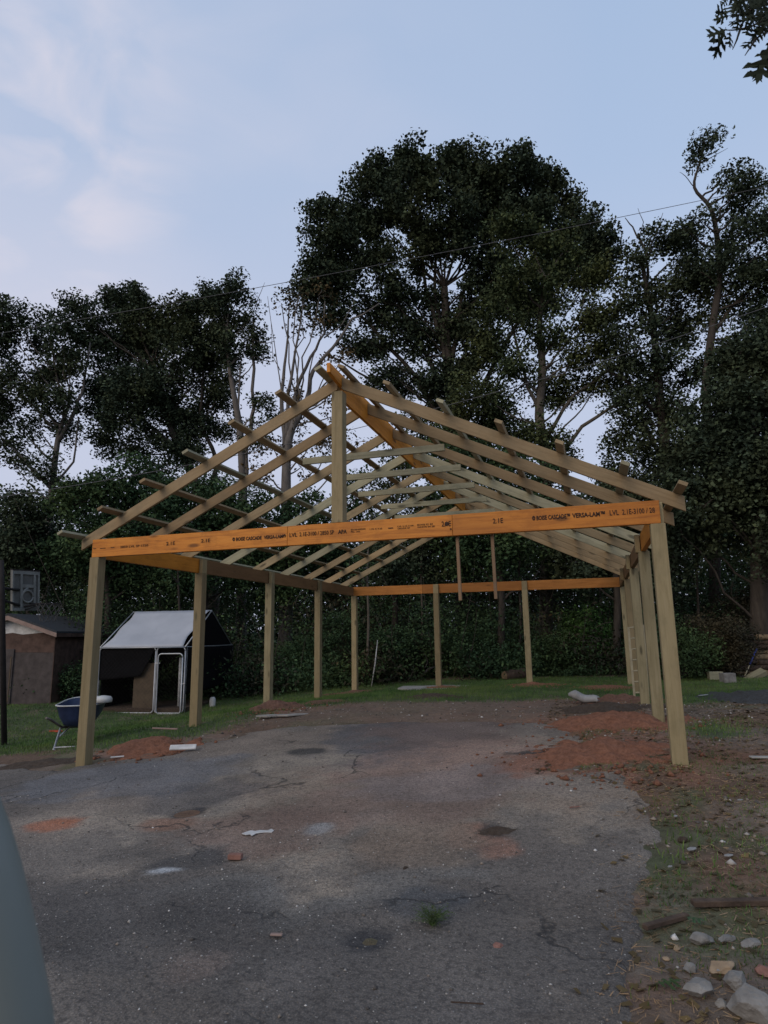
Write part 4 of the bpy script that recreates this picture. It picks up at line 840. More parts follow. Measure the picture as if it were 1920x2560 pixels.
for i, a in enumerate([(545, 1490, 1.0, .6, 'fresh', 'low bright green shrub behind the third left post'), (490, 1480, 1.4, 1.0, 'under', 'dark shrub right of the dog kennel'), (650, 1478, 2.0, 1.5, 'under', 'broad dark shrub between the third and fourth left posts'),
        (730, 1476, 1.6, 2.0, 'under', 'tall shrub left of the back corner post'), (835, 1472, 1.8, 1.7, 'under', 'rounded green shrub between back corner post and next back post'), (900, 1462, 1.5, 1.0, 'dull', 'brownish shrub left of the grey slab'),
        (1010, 1462, 2.0, 1.3, 'under', 'leafy shrub behind the grey slab'), (1090, 1455, 1.6, 1.0, 'dull', 'brownish shrub behind the fallen log'), (1190, 1458, 1.6, 1.3, 'under', 'green shrub right of the second back post'),
        (1275, 1452, 1.9, 2.1, 'fresh', 'brightest green shrub left of the ladder'), (1330, 1448, 1.5, 1.2, 'dull', 'dull shrub right behind the ladder'), (1460, 1468, 2.2, 1.5, 'under', 'low green brush right behind the front right post'),
        (1550, 1462, 2.2, 1.7, 'dull', 'brown brush left of the firewood'), (1640, 1440, 2.4, 2.6, 'dull', 'tall brown brush behind the firewood'), (150, 1500, 1.0, .9, 'under', 'shrub between shed wall and front left post'), (330, 1462, 2.6, 1.2, 'under', 'low shrub behind the kennel')]):
    shrub(a[0], a[1], a[2], a[3], a[4], a[5], i, dens=1.3 if a[4] != 'fresh' else 1.1, d={14: 18.2, 15: 21.5}.get(i))
mbv = MB(); vs = mass(240, 19, 21.5)
for i_, q in enumerate(vs):
    gz_ = float(g(q[0], q[1])); hh_ = max(.5, q[2]-gz_); l_ = rgu.normal(0, .35, 2)*hh_
    if i_ % 3: A_1 = np.array([q[0], q[1], gz_]); B_1 = np.array([q[0]+l_[0], q[1]+l_[1]*.4, gz_+hh_])
    else: A_1 = q; B_1 = q+rgu.normal(0, .5, 3)*np.array([1.4, .6, 1])
    mbv.tube(bez(A_1, (A_1+B_1)/2+rgu.normal(0, .18, 3), B_1, 6), np.linspace(rgu.uniform(.008, .022), .004, 6), 4, False)
o = mbv.build('dead_stems', M['bark'], None, True); tag(o, 'dead stems and vines tangled in the undergrowth', 'stems', kind='stuff')
wx = rgu.uniform(-16, 14, 9000); wy = 12.9+rgu.gamma(2, .9, 9000)+1.2*(fbm(wx*.35, wx*0, 301, 3)-.5)-np.clip(-2-wx, 0, 9)*.25
wk = fbm(wx*.8, wy*.8, 303, 3) > .42; wx, wy = wx[wk], wy[wk]
wc = np.c_[wx, wy, g(wx, wy)+.06+rgu.random(len(wx))**2*np.clip(wy-13, .15, 1.6)*.5]
o = leafmesh('weeds', clumps(wc, 16, .10, rgu, .8), .07, M['under'], rg=rgu); tag(o, 'low weeds and vines between the lawn and the wood', 'weeds', kind='stuff')
# lawn grass
def blades(n, x0, x1, y0, y1, ok, h, w, mat, name, label, cat, seed, lay=.3):
    rg = np.random.default_rng(seed); x = rg.uniform(x0, x1, n); y = rg.uniform(y0, y1, n); k = ok(x, y, rg); x, y = x[k], y[k]; N = len(x)
    z = ground_z(x, y)-.004; a = rg.uniform(0, 6.283, N); hh = h*rg.uniform(.4, 1.3, N); ln = rg.normal(0, lay, (N, 2))*hh[:, None]
    P = np.c_[x, y, z]; s = np.c_[np.cos(a), np.sin(a), np.zeros(N)]*(w/2)
    V = np.empty((N, 4, 3)); V[:, 0] = P-s; V[:, 1] = P+s; T_ = P+np.c_[ln, hh]; V[:, 2] = T_+s*.25; V[:, 3] = T_-s*.25
    o = meshnp(name, V.reshape(-1, 3), np.arange(N*4).reshape(N, 4), M[mat]); return tag(o, label, cat, kind='stuff')
blades(420000, -12, 15, -4, 15, lambda x, y, rg: (lawn_sd(x, y) > rg.uniform(-.35, .5, len(x))) & (drv_sd(x, y) < -.05), .045, .009, 'grass', 'grass', 'short green lawn grass', 'grass', 11)
blades(60000, 6, 11, -6, 3, lambda x, y, rg: (fbm(x*1.5, y*1.5, 51, 4) > rg.uniform(.48, .66, len(x))) & (drv_sd(x, y) < -.03), .026, .006, 'grass', 'grass_patch', 'sparse grass on the bare ground to the right', 'grass', 12)
def litter(n, x0, x1, y0, y1, ok, mat, name, label, cat, seed, ls=(.03, .12), ws=.005, zoff=.006, zf=None):
    rg = np.random.default_rng(seed); x = rg.uniform(x0, x1, n); y = rg.uniform(y0, y1, n); k = ok(x, y, rg); x, y = x[k], y[k]; N = len(x)
    z = (zf or surf_z)(x, y)+zoff; a = rg.uniform(0, 6.283, N); l_ = rg.uniform(*ls, N)[:, None]/2; w_ = ws*rg.uniform(.5, 1.5, N)[:, None]/2
    d = np.c_[np.cos(a), np.sin(a), rg.normal(0, .15, N)]*l_; s = np.c_[-np.sin(a), np.cos(a), rg.normal(0, .3, N)]*w_; P = np.c_[x, y, z]
    V = np.stack([P-d-s, P+d-s*.6, P+d+s*.6, P-d+s], 1)
    o = meshnp(name, V.reshape(-1, 3), np.arange(N*4).reshape(N, 4), M[mat]); return tag(o, label, cat, kind='stuff')
surf_z = lambda x, y: np.maximum(ground_z(x, y), drv_z(x, y))
outd = lambda x, y, rg: (drv_sd(x, y) < rg.exponential(.10, len(x))-.05) & (lawn_sd(x, y) < .1)
litter(90000, 5.5, 13, -6.6, 5, outd, 'drygrass', 'straw_litter', 'dry straw and pine needles on the bare ground', 'leaf litter', 21, (.012, .07), .0034)
litter(16000, -4, 7, 1, 8, outd, 'drygrass', 'straw_litter', 'dry straw and twigs on the mulch strip', 'leaf litter', 22, (.02, .07), .004)
litter(9000, 5.5, 13, -6.6, 6, outd, 'brownleaf', 'leaf_litter', 'dead brown leaves on the bare ground', 'leaf litter', 23, (.025, .055), .028, .008)
# stones as stuff
def stones(n, x0, x1, y0, y1, ok, sz, mat, name, label, seed, zf):
    rg = np.random.default_rng(seed); x = rg.uniform(x0, x1, n); y = rg.uniform(y0, y1, n); k = ok(x, y, rg); x, y = x[k], y[k]; N = len(x)
    z = zf(x, y); s = sz*np.exp(np.clip(rg.normal(0, .5, N), -1.5, 1.1)); base = np.array([(1, 0, 0), (0, 1, 0), (-1, 0, 0), (0, -1, 0), (0, 0, .7), (0, 0, -.5)], float)
    V = base[None]*rg.uniform(.6, 1.3, (N, 6, 1)); a = rg.uniform(0, 6.28, N); c, s_ = np.cos(a), np.sin(a)
    X = V[..., 0]*c[:, None]-V[..., 1]*s_[:, None]; Y = V[..., 0]*s_[:, None]+V[..., 1]*c[:, None]
    V = np.stack([X, Y, V[..., 2]], -1)*s[:, None, None]+np.c_[x, y, z+.2*s][:, None]
    fc = np.array([(0, 1, 4), (1, 2, 4), (2, 3, 4), (3, 0, 4), (1, 0, 5), (2, 1, 5), (3, 2, 5), (0, 3, 5)])
    Fq = (fc[None]+np.arange(N)[:, None, None]*6).reshape(-1, 3)
    o = meshnp(name, V.reshape(-1, 3), Fq, M[mat]); return tag(o, label, 'gravel', kind='stuff')
def grav(name, stops):
    n = NT(name); ge = n.node('ShaderNodeNewGeometry'); return n.out(n.ramp(ge.outputs['Random Per Island'], stops), .9)
M['grav'] = grav('mixed gravel', [(0, (.06, .055, .05)), (.45, (.15, .13, .11)), (.8, (.24, .2, .16)), (.93, (.36, .34, .31)), (1, (.6, .59, .56))])
for p_, rr_ in REDS:
    if rr_ >= .8: stones(420, p_[0]-rr_*1.2, p_[0]+rr_*1.2, p_[1]-rr_*1.1, p_[1]+rr_*1.1, lambda x, y, rg: np.hypot(x-p_[0], y-p_[1]) < rr_*rg.uniform(.3, 1.2, len(x)), .016, 'clay', 'clay_clods', 'loose red clay crumbs around the piles', 600+int(rr_*10), lambda x, y: surf_z(x, y)+.0)
M['grit'] = grav('pale grit', [(0, (.10, .095, .09)), (.4, (.22, .21, .19)), (.85, (.42, .40, .37)), (1, (.7, .68, .64))])
stones(9000, 6, 13, -7, 5, lambda x, y, rg: (drv_sd(x, y) < .0) & (rg.random(len(x)) < sstep(fbm(x*1.2, y*1.2, 77, 3), .35, .6)), .010, 'grav', 'gravel', 'small stones scattered on the bare ground at right', 31, ground_z)
stones(6000, -4, 8, 1, 8, outd, .010, 'grav', 'gravel', 'small stones scattered on the mulch strip', 32, ground_z)
stones(10000, -1, 9, -6.4, -2, lambda x, y, rg: (drv_sd(x, y) > .0) & (rg.random(len(x)) < .25+fbm(x*1.5, y*1.5, 6, 3)), .0031, 'grit', 'gravel', 'pale grit on the near asphalt', 34, drv_z)
stones(7000, -7, 9, -6.3, 3, lambda x, y, rg: drv_sd(x, y) > .05, .0052, 'grav', 'gravel', 'loose grit on the worn asphalt', 33, drv_z)
# ---------------------------------------------------------------- loose things
def rock(name, p, r, mat, label, cat, seed, sq=(1, 1, .7), zf=None, sink=.25, group=None, cube=False):
    bm = bmesh.new(); bmesh.ops.create_icosphere(bm, subdivisions=4, radius=1); rr = random.Random(seed)
    pl = [(Vector((rr.uniform(-1, 1), rr.uniform(-1, 1), rr.uniform(-1, 1))).normalized(), rr.uniform(.55, .9)) for _ in range(14)]
    for v in bm.verts:
        c = v.co.copy()
        for nrm, dd in pl:
            q = c.dot(nrm)
            if q > dd: c -= nrm*(q-dd)
        c *= 1+.26*(float(fbm(c.x*2.3+seed, c.y*2.3+c.z*3, seed, 5))-.5)
        v.co = Vector((c.x*r*sq[0], c.y*r*sq[1], c.z*r*sq[2]))
    me = bpy.data.meshes.new(name); bm.to_mesh(me); bm.free(); me.materials.append(mat)
    for q in me.polygons: q.use_smooth = False
    o = link(name, me); P = G(*p); o.location = (P[0], P[1], float(ground_z(P[0], P[1]))+r*sq[2]*(1-sink)*.75); o.rotation_euler = (0, 0, rr.uniform(0, 6)); return tag(o, label, cat, group)
RG = 'broken rocks at the lower right corner'
for i, (p, px, mt, lb_, sq) in enumerate([((1515, 2035), 28, 'rock', 'long grey rock, highest of the pile at the lower right', (1.25, .7, .6)), ((1492, 2103), 17, 'rock', 'small round grey rock on the asphalt side of the pile', (1, 1, .8)), ((1560, 2100), 33, 'tanrock', 'tan rock in the middle of the rock pile', (1.2, .9, .6)),
        ((1590, 2138), 30, 'rock', 'whitish rock between the tan one and the biggest one', (1, 1, .85)), ((1508, 2160), 34, 'rock', 'flat-topped grey rock left of the biggest one', (1.1, .9, .7)), ((1625, 2205), 58, 'rock', 'biggest grey rock at the very lower right corner', (1.1, .9, .75)), ((1625, 2045), 22, 'rock', 'low grey rock near the right edge above the pile', (1.3, .8, .5)),
        ((1462, 2052), 9, 'tanrock', 'tiny tan stone left of the long grey rock', (1, 1, .7)), ((1570, 2030), 20, 'rock', 'half buried flat rock right of the long grey one', (1.4, .9, .4)), ((1655, 2110), 26, 'brick', 'reddish rock at the right edge', (1.3, .8, .5)), ((1560, 2185), 14, 'rock', 'small chunk in front of the flat-topped rock', (1, 1, .8)), ((1440, 2075), 8, 'tanrock', 'pebble beside the asphalt edge above the oak leaf', (1.2, 1, .6))]):
    P = G(*p); dd = (P-CAM)@F; rock('rock', p, px*K/FPX*dd*.9, M[mt], lb_, 'rock', 40+i, sq, group=RG)
for i, (p, px, mt, lb_) in enumerate([((1077, 2050), 15, 'brick', 'reddish rock lying alone on the asphalt'), ((247, 2046), 8, 'rock', 'grey chip at the left of the asphalt'), ((550, 2146), 9, 'rock', 'light grey chip near the bottom of the asphalt'), ((877, 1880), 10, 'darksoil', 'black clod right of the brick'), ((574, 1634), 6, 'darksoil', 'black clod near the far edge of the asphalt'), ((965, 1700), 5, 'darksoil', 'small black clod on the brown stained asphalt'), ((1478, 1820), 14, 'darksoil', 'black lump on the grass patch at right'), ((1328, 1455), 26, 'rock', 'grey boulder behind the ladder foot'), ((1305, 1425), 34, 'rock', 'long dark boulder in the brush left of the ladder')]):
    P = G(*p); dd = (P-CAM)@F; rock('stone', p, px*K/FPX*dd*.9, M[mt], lb_, 'stone', 70+i, (1.15, .9, .65))
def slab(name, p, dims, rz, mat, label, cat, tilt=0, bev=.004, up=.0, zf=ground_z, outline=None, group=None):
    P = G(*p) if len(p) == 2 else np.array(p)
    z = float(zf(P[0], P[1]))
    if outline is None: o = MB().box((0, 0, dims[2]/2), dims).build(name, M[mat], None, False, bev)
    else: o = MB().prism([(a*dims[0]/2, b*dims[1]/2) for a, b in outline], 2, 0, dims[2]).build(name, M[mat], None, False, 0)
    o.location = (P[0], P[1], z+up); o.rotation_euler = (tilt, 0, rz); return tag(o, label, cat, group)
yaw = R_(17)
slab('brick', (508, 1863), (.095, .05, .034), yaw-.1, 'brick', 'faded brick lying on the asphalt left of centre', 'brick', up=.008, zf=drv_z)
rag = lambda n, s, sd: [((1+.0)*(1-s*random.Random(sd+i).random())*math.cos(6.283*i/n), (1-s*random.Random(sd+i).random())*math.sin(6.283*i/n)) for i in range(n)]
slab('scrap_sheet', (557, 1804), (.24, .20, .004), yaw+.1, 'white', 'torn flat white scrap stuck on the asphalt', 'scrap', up=.006, zf=drv_z, outline=[(-1, -.2), (-.7, -.6), (-.45, -.45), (-.3, -.9), (-.1, -.3), (.4, -.1), (.9, -.2), (1, .3), (.8, .7), (.6, .3), (.1, .5), (-.2, .3), (-.5, .5), (-.8, .1)])
slab('board', (395, 1627), (.33, .09, .02), yaw+.15, 'white', 'short white board leaning on the red pile by the driveway', 'board', tilt=.5, up=.07)
slab('board', (253, 1641), (.16, .035, .015), yaw+.4, 'white', 'thin white strip right of the front left post foot', 'board', up=.03)
slab('board', (355, 1603), (.42, .03, .02), yaw-.3, 'fascia', 'thin pale batten lying across the red clay pile', 'board', up=.16)
slab('concrete_slab', (950, 1487), (2.15, 1.6, .04), yaw+.1, 'concrete', 'pale grey ragged concrete slab in the back lawn', 'slab', up=-.02, outline=[(-1, -.1), (-.8, -.6), (-.4, -.5), (0, -.8), (.4, -.5), (.8, -.4), (1, 0), (.7, .5), (.2, .8), (-.3, .6), (-.8, .7)])
slab('cardboard_sheet', (610, 1550), (.85, .22, .02), yaw+.2, 'concrete', 'grey crumbled flat strip lying on the soil by the third left post', 'scrap', up=.03, outline=[(-1, -.3), (-.6, -.9), (-.2, -.5), (.2, -.9), (.7, -.2), (1, .4), (.5, .8), (.1, .3), (-.5, .8), (-.9, .4)])
slab('wood_chip', (597, 2032), (.065, .025, .010), yaw-.1, 'fascia', 'small split wood chip on the asphalt', 'wood chip', up=.01, zf=drv_z)
slab('wood_splinter', (1440, 2003), (.30, .035, .025), yaw+.45, 'log', 'long split brown wood piece at the asphalt edge', 'wood piece', up=.015)
slab('plank', (1620, 1963), (.60, .05, .03), yaw+.02, 'log', 'dark brown plank lying near the right edge', 'plank', up=.01)
slab('plank', (1645, 1640), (.2, .07, .015), yaw-.1, 'concrete', 'weathered grey board end at the right edge', 'plank', up=.01)
slab('stick', (1010, 2185), (.14, .006, .006), yaw-.12, 'log', 'thin twig lying near the bottom of the asphalt', 'stick', up=.012, zf=drv_z)
slab('stick', (1242, 1752), (.09, .012, .01), yaw+.3, 'brick', 'short red-brown stick on the asphalt', 'stick', up=.01, zf=drv_z)
slab('timber_offcut', (1546, 1470), (.34, .14, .2), yaw, 'plastic', 'square pale offcut block standing at the wood edge', 'offcut', up=.0); bpy.data.objects['timber_offcut'].data.materials[0] = M['green']
slab('paper_scrap', (1380, 1508), (.26, .05, .006), yaw+.6, 'plastic', 'thin white strip on the ground right of the front right post', 'scrap', up=.04) 
P = G(1520, 1508); bpy.data.objects['paper_scrap'].location = (P[0], P[1], P[2]+.05)
for i, (p, rz, s, lb_) in enumerate([((1345, 1733), .3, .03, 'beside the driveway edge below the front right post'), ((1460, 1770), .8, .05, 'on the grass patch'), ((1600, 1740), .1, .05, 'on the sandy patch at right'), ((1495, 1845), .5, .09, 'on the grass at right'), ((1575, 1860), .2, .07, 'right of the grass patch'), ((1448, 1882), .4, .04, 'at the lower edge of the grass patch'), ((1095, 1628), .2, .03, 'near the first orange pile'), ((1180, 1625), .5, .04, 'beside the widest orange pile'), ((1245, 1668), .0, .05, 'below the widest orange pile'), ((880, 1748), .2, .02, 'on the brown stained asphalt'), ((1555, 2110), .2, .03, 'among the rocks')]):
    slab('paper_scrap', p, (s*1.0, s*.5, .004), yaw+rz, 'cloudy', 'small pale scrap '+lb_, 'scrap', up=.022, outline=[(-1, -.5), (-.2, -1), (.6, -.7), (1, .2), (.3, 1), (-.6, .6)], group='small pale scraps')
# fallen log, branch, firewood
def logobj(name, A, B, r, label, cat, group=None, seed=0, mat='log'):
    rr = random.Random(seed); A = Vector(A); B = Vector(B); n_ = 7; pts = [(B-A)*(i/(n_-1))+Vector((0, 0, rr.uniform(-.04, .04)*r*3 if 0 < i < n_-1 else 0)) for i in range(n_)]
    o = MB().tube(pts, [r*rr.uniform(.88, 1.1) for _ in range(n_)], 10).build(name, M[mat], None, True); o.location = A
    dr_ = (B-A).normalized()
    for p, s in ((pts[0], -1), (pts[-1], 1)): MB().tube([p+dr_*s*.001, p+dr_*s*.006], r*.88, 10).build('cut_end', M['logend'], o)
    return tag(o, label, cat, group)
q = G(1090, 1470); q2 = G(1138, 1466); q[2] += .13; q2[2] += .14; logobj('fallen_log', q, q2, .15, 'thick reddish brown log lying behind the second back post', 'log', seed=3)
q = G(905, 1468); e = np.array([D(925, 1445, (q-CAM)@F), D(955, 1436, (q-CAM)@F+.2)])
o = MB().tube([(0, 0, .02), tuple(e[0]-q), tuple(e[1]-q)], [.04, .03, .015], 6).tube([tuple((e[0]-q)*.6), tuple((e[0]-q)*.6+np.array([.25, 0, .15]))], [.018, .008], 5).build('fallen_branch', M['palebark'], None, True); o.location = tuple(q); tag(o, 'pale crooked dead branch beside the grey slab', 'branch')
q = at(928, 1690, 18.3); q[2] = g(q[0], q[1]); e = at(944, 1600, 18.3)
o = MB().tube([(0, 0, 0), tuple((e-q)*.5+np.array([.02, 0, 0])), tuple(e-q)], [.016, .022, .010], 6).build('birch_stake', M['white'], None, True); o.location = tuple(q); tag(o, 'thin bright white leaning stake in the dark brush left of centre', 'stake')
wp = at(1845, 1702, 17); wz = float(g(wp[0], wp[1])); wdir = R*np.array([1, 1, 0])+F*np.array([.25, .25, 0]); wdir /= np.linalg.norm(wdir); wn = np.array([-wdir[1], wdir[0], 0]); rr = random.Random(9); k = 0
hl = 0
for row in range(8):
    x = rr.uniform(-.05, .15)
    while x < 2.0:
        ln = rr.uniform(.45, .75); r_ = rr.uniform(.055, .085); a = wp+wdir*x+wn*rr.uniform(-.08, .08); a[2] = wz+.08+row*.132; b = a+wdir*ln+wn*rr.uniform(-.10, .10); b[2] += rr.uniform(-.03, .03)
        logobj('firewood_log', a, b, r_, 'split firewood log in the stack at the right edge', 'firewood', 'firewood logs stacked at the right edge', k, 'log' if rr.random() < .7 else 'logend'); k += 1; x += ln+.03
a = at(1860, 1706, 16.3); b = at(1892, 1622, 16.7); az = float(g(a[0], a[1])); a[2] = az
o = MB().tube([(0, 0, .0), tuple((b-a)*.45)], .014, 6).build('tool_shaft', M['steel'], None, True); tl = empty('long_handled_tool', tuple(a), 'blue handled long tool leaning on the firewood', 'tool'); o.parent = tl
MB().tube([tuple((b-a)*.45), tuple(b-a)], .02, 8).build('grip', M['bluehandle'], tl, True); MB().box((0, 0, .02), (.18, .03, .10)).build('blade', M['darkmetal'], tl, bevel=.004)
a = at(1868, 1700, 16.1); b = at(1908, 1680, 16.4); c_ = (a+b)/2; o = MB().box((0, 0, 0), (.52, .22, .12)).build('timber_offcut', M['green'], None, bevel=.004); o.location = tuple(c_); o.rotation_euler = (R_(20), R_(-26), yaw); tag(o, 'pale green treated timber offcut leaning against the firewood', 'offcut')
slab('stone', (1573, 1476), (.30, .2, .22), .4, 'rock', 'grey square block between the pale offcut and the tool', 'block')
# weed tuft in the asphalt
rg = np.random.default_rng(77); q = G(935, 2005); q[2] = float(drv_z(q[0], q[1])); wd = empty('weed_tuft', tuple(q), 'green weed tuft growing out of a crack in the asphalt', 'weed')
mb = MB(); cc = []
for i in range(80):
    a = rg.uniform(0, 6.283); rr_ = rg.uniform(.02, .11); h = rg.uniform(.03, .085); e = np.array([rr_*math.cos(a), rr_*math.sin(a), h]); P_ = bez(np.array([0, 0, -.01]), e*np.array([.3, .3, .9]), e, 6); mb.tube(P_, np.linspace(.0018, .0008, 6), 3, False); cc += [P_[3], P_[4], P_[5]]
mb.build('stem', M['grass'], wd); leafmesh('foliage', clumps(np.array(cc), 3, .010, rg), .012, M['oak2'], wd, .35, rg=rg)
# fallen oak leaves and near branch
def oakleaf():
    r_ = [(.012, 0), (.014, .10)]
    for t, l_, dy in ((.20, .24, .08), (.42, .44, .17), (.68, .36, .17)):
        r_ += [(.055, t-.05), (l_*.55, t+dy*.25-.02), (l_*.78, t-.01), (l_*.9, t+dy*.45), (l_, t+dy), (l_*.72, t+dy*.95), (l_*.42, t+dy*.85), (.075, t+.10)]
    r_ += [(.07, .88), (.12, .98), (.05, .95), (0, 1.08)]
    return r_+[(-a, b) for a, b in reversed(r_[:-1])]
OL = oakleaf()
def add_leaf(mb, base, tip, nrm, wsc=1.):
    base = Vector(base); tip = Vector(tip); y = tip-base; ln = y.length; y.normalize(); nrm = Vector(nrm); x = y.cross(nrm).normalized(); z = x.cross(y)
    half = len(OL)//2; P = [base+x*a*ln*wsc+y*b*ln+z*(abs(a)*.25*ln*-1) for a, b in OL]
    mb.add(P, [tuple(range(len(P)))])
ol = MB(); q = G(1440, 2150); add_leaf(ol, (0, 0, .03), (.10, .05, .035), (0, 0, 1)); o = ol.build('fallen_leaf', M['under'], None); o.location = (q[0]-.04, q[1], q[2]+.01); tag(o, 'green oak leaf lying left of the flat-topped rock', 'leaf')
ol = MB(); q = G(1480, 1998); add_leaf(ol, (0, 0, .03), (.09, -.02, .03), (0, 0, 1)); o = ol.build('fallen_leaf', M['under'], None); o.location = (q[0], q[1], q[2]+.01); tag(o, 'green oak leaf lying above the long grey rock', 'leaf')
bd = 2.7
def Z5(x, y, d=bd): return at(1420+x/3.318, y/3.318, d)
br0 = Z5(1900, -200); BRN = empty('oak_branch', tuple(br0), 'near oak branch with deeply lobed leaves hanging in at the top right corner', 'branch')
tw = MB(); twigs = [[(1900, -200), (1700, 20), (1560, 60), (1440, 30), (1300, -30)], [(1700, 20), (1600, 180), (1500, 230), (1370, 250), (1300, 250)], [(1560, 60), (1450, 120), (1340, 130)], [(1800, -50), (1720, 180), (1640, 280), (1560, 320)], [(1850, -100), (1800, 200), (1700, 330), (1640, 420)], [(1440, 200), (1400, 330), (1365, 410)], [(1560, 320), (1520, 380), (1468, 460)]]
for t in twigs: tw.tube([tuple(Z5(x, y)-br0) for x, y in t], np.linspace(.006, .0018, len(t)), 5, False)
tw.build('twig', M['bark'], BRN, True)
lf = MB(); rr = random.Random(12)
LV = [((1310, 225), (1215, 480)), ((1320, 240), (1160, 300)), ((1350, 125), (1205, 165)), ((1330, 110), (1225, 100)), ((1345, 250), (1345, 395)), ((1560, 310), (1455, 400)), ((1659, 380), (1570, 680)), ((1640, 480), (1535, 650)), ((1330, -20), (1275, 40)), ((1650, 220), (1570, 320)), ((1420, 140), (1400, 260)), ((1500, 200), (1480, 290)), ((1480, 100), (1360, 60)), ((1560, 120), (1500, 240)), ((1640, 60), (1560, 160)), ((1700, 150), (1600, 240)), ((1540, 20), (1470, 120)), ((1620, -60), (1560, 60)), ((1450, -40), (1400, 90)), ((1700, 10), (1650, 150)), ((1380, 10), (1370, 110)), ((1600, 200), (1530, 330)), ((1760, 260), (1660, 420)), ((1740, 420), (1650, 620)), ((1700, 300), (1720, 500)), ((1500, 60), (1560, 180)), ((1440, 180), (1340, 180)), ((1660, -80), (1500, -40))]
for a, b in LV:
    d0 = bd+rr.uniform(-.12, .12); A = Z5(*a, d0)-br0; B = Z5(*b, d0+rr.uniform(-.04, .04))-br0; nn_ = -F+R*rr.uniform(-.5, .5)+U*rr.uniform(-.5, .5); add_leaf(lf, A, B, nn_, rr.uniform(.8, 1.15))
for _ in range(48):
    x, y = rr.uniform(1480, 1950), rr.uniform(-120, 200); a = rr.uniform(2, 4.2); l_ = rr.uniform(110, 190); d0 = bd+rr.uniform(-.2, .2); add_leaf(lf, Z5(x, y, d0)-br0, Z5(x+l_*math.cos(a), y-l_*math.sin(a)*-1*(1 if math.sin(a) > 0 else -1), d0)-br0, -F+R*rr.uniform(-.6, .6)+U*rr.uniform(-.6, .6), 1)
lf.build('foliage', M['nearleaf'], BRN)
# power lines
def cable(pts, d0, d1, label, r=.011):
    n_ = 40; P = []; X = [p[0] for p in pts]; Y = [p[1] for p in pts]
    for i in range(n_):
        x = X[0]+(X[-1]-X[0])*i/(n_-1); co = np.polyfit(X, Y, 2); P.append(D(x, float(np.polyval(co, x)), d0+(d1-d0)*i/(n_-1)))
    c0 = P[0]; o = MB().tube([tuple(p-c0) for p in P], r, 5).build('power_line', M['rope'], None, True); o.location = tuple(c0); tag(o, label, 'cable', 'cables crossing the sky')
cable([(-500, 800), (200, 690), (640, 608), (1050, 520), (1440, 450), (2000, 330)], 20, 20, 'upper thin cable running across the crown of the big oak', .009)
cable([(-500, 1130), (0, 1070), (330, 1020), (640, 965), (985, 875), (1250, 785), (1659, 658), (2100, 500)], 15.5, 15.5, 'lower thin cable passing behind the ridge of the frame', .008)
# ---------------------------------------------------------------- light
w = bpy.data.worlds.new('World'); S.world = w; w.use_nodes = True; nt_ = w.node_tree; bg = nt_.nodes['Background']
sky = nt_.nodes.new('ShaderNodeTexSky'); sky.sky_type = 'NISHITA'; sky.sun_disc = False
SUN_EL, SUN_AZ = R_(6), R_(200)      # azimuth measured clockwise from +Y
sky.sun_elevation = SUN_EL; sky.sun_rotation = SUN_AZ; sky.air_density = 1.2; sky.dust_density = 1.5; sky.ozone_density = 2.0
def wn(ty, **k):
    n_ = nt_.nodes.new(ty)
    for a, b in k.items(): setattr(n_, a, b)
    return n_
tc = wn('ShaderNodeTexCoord'); mp = wn('ShaderNodeMapping'); mp.inputs['Scale'].default_value = (1.2, 1.2, 2.6); mp.inputs['Rotation'].default_value = (0, .5, .4); nt_.links.new(tc.outputs['Generated'], mp.inputs['Vector'])
ns = wn('ShaderNodeTexNoise'); ns.inputs['Scale'].default_value = 1.5; ns.inputs['Detail'].default_value = 3; ns.inputs['Roughness'].default_value = .45; ns.inputs['Distortion'].default_value = .3; nt_.links.new(mp.outputs['Vector'], ns.inputs['Vector'])
cd = ray(-60, 330); cd /= np.linalg.norm(cd)
dp = wn('ShaderNodeVectorMath', operation='DOT_PRODUCT'); nt_.links.new(tc.outputs['Generated'], dp.inputs[0]); dp.inputs[1].default_value = tuple(cd)
def wr(src, stops):
    r_ = wn('ShaderNodeValToRGB'); e = r_.color_ramp.elements
    while len(e) < len(stops): e.new(.5)
    for i, (p, c) in enumerate(stops): e[i].position = p; e[i].color = (c, c, c, 1)
    nt_.links.new(src, r_.inputs['Fac']); return r_.outputs['Color']
def wm(op, a, b):
    n_ = wn('ShaderNodeMath', operation=op)
    for i, v_ in enumerate((a, b)):
        if isinstance(v_, (int, float)): n_.inputs[i].default_value = v_
        else: nt_.links.new(v_, n_.inputs[i])
    return n_.outputs[0]
cl = wm('MULTIPLY', wr(ns.outputs['Fac'], [(.36, 0.15), (.66, 1)]), wr(dp.outputs['Value'], [(.72, 0.0), (.985, 1)]))
veil = wn('ShaderNodeMix', data_type='RGBA'); veil.inputs[0].default_value = .6; nt_.links.new(sky.outputs[0], veil.inputs[6]); veil.inputs[7].default_value = (3.85, 5.0, 7.1, 1)
sxz = wn('ShaderNodeSeparateXYZ'); nt_.links.new(tc.outputs['Generated'], sxz.inputs[0])
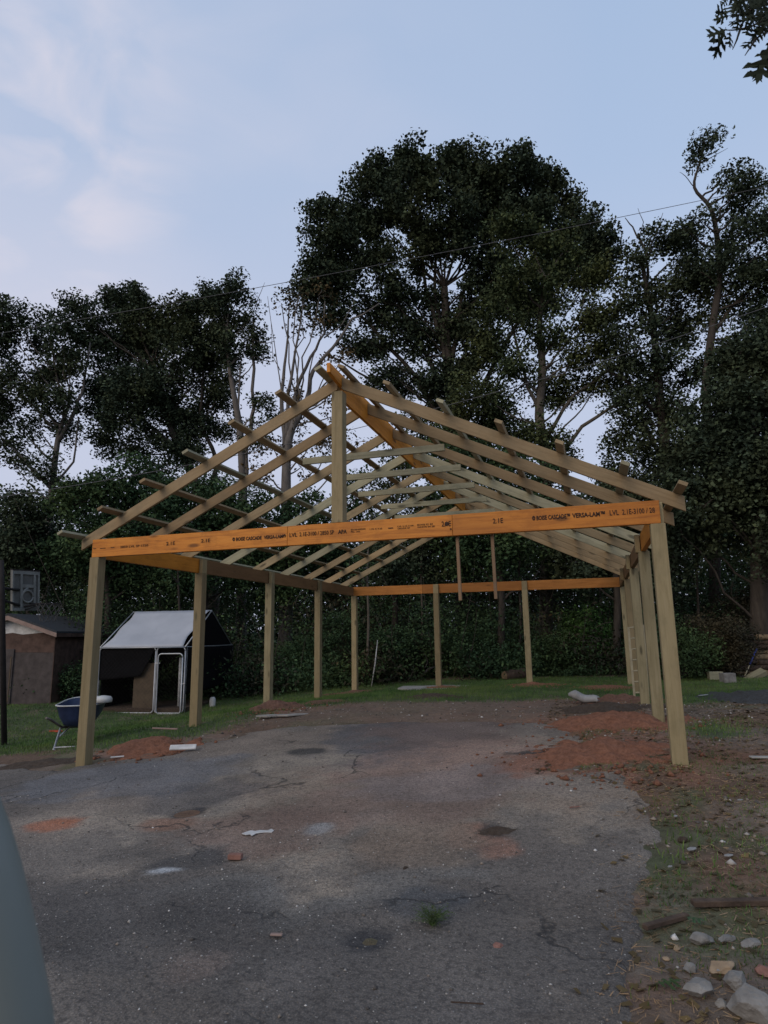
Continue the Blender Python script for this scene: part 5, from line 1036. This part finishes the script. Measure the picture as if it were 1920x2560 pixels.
hz_ = wn('ShaderNodeMix', data_type='RGBA'); nt_.links.new(wr(sxz.outputs[2], [(.0, .85), (.34, .72), (.60, .16), (.80, .0)]), hz_.inputs[0]); nt_.links.new(veil.outputs[2], hz_.inputs[6]); hz_.inputs[7].default_value = (3.75, 4.0, 5.05, 1)
mx = wn('ShaderNodeMix', data_type='RGBA')
def blob(u_, v_, c0_, c1_):
    q_ = ray(u_, v_); q_ /= np.linalg.norm(q_); d_ = wn('ShaderNodeVectorMath', operation='DOT_PRODUCT'); nt_.links.new(tc.outputs['Generated'], d_.inputs[0]); d_.inputs[1].default_value = tuple(q_)
    return wr(d_.outputs['Value'], [(c0_, 0), (c1_, 1)])
ns2 = wn('ShaderNodeTexNoise'); ns2.inputs['Scale'].default_value = 4.5; ns2.inputs['Detail'].default_value = 5; ns2.inputs['Roughness'].default_value = .5; ns2.inputs['Distortion'].default_value = .8; nt_.links.new(mp.outputs['Vector'], ns2.inputs['Vector'])
wis = wm('MULTIPLY', wr(ns2.outputs['Fac'], [(.40, 0), (.66, 1)]), wm('ADD', wm('MULTIPLY', blob(0, 330, .972, .998), 1.9), wm('ADD', wm('MULTIPLY', blob(300, 150, .975, .999), .45), wm('MULTIPLY', blob(860, 290, .985, .999), .25))))
nt_.links.new(wm('MINIMUM', wm('ADD', wm('MULTIPLY', cl, .4), wm('MULTIPLY', wis, .28)), 1), mx.inputs[0]); nt_.links.new(hz_.outputs[2], mx.inputs[6]); mx.inputs[7].default_value = (5.0, 4.75, 5.3, 1)
nt_.links.new(mx.outputs[2], bg.inputs[0]); bg.inputs[1].default_value = .15
sl = bpy.data.lights.new('sun', 'SUN'); sl.energy = 1.2; sl.angle = R_(40); sl.color = (1, .80, .60); so = bpy.data.objects.new('sun', sl); C.objects.link(so)
sdv = Vector((math.sin(SUN_AZ)*math.cos(R_(30)), math.cos(SUN_AZ)*math.cos(R_(30)), math.sin(R_(30)))); so.rotation_euler = sdv.to_track_quat('Z', 'Y').to_euler(); so.location = (0, -10, 10)
S.view_settings.view_transform = 'Standard'; S.view_settings.look = 'None'; S.view_settings.exposure = 0; S.view_settings.gamma = 1
S.cycles.max_bounces = 5; S.cycles.diffuse_bounces = 3; S.cycles.use_denoising = True
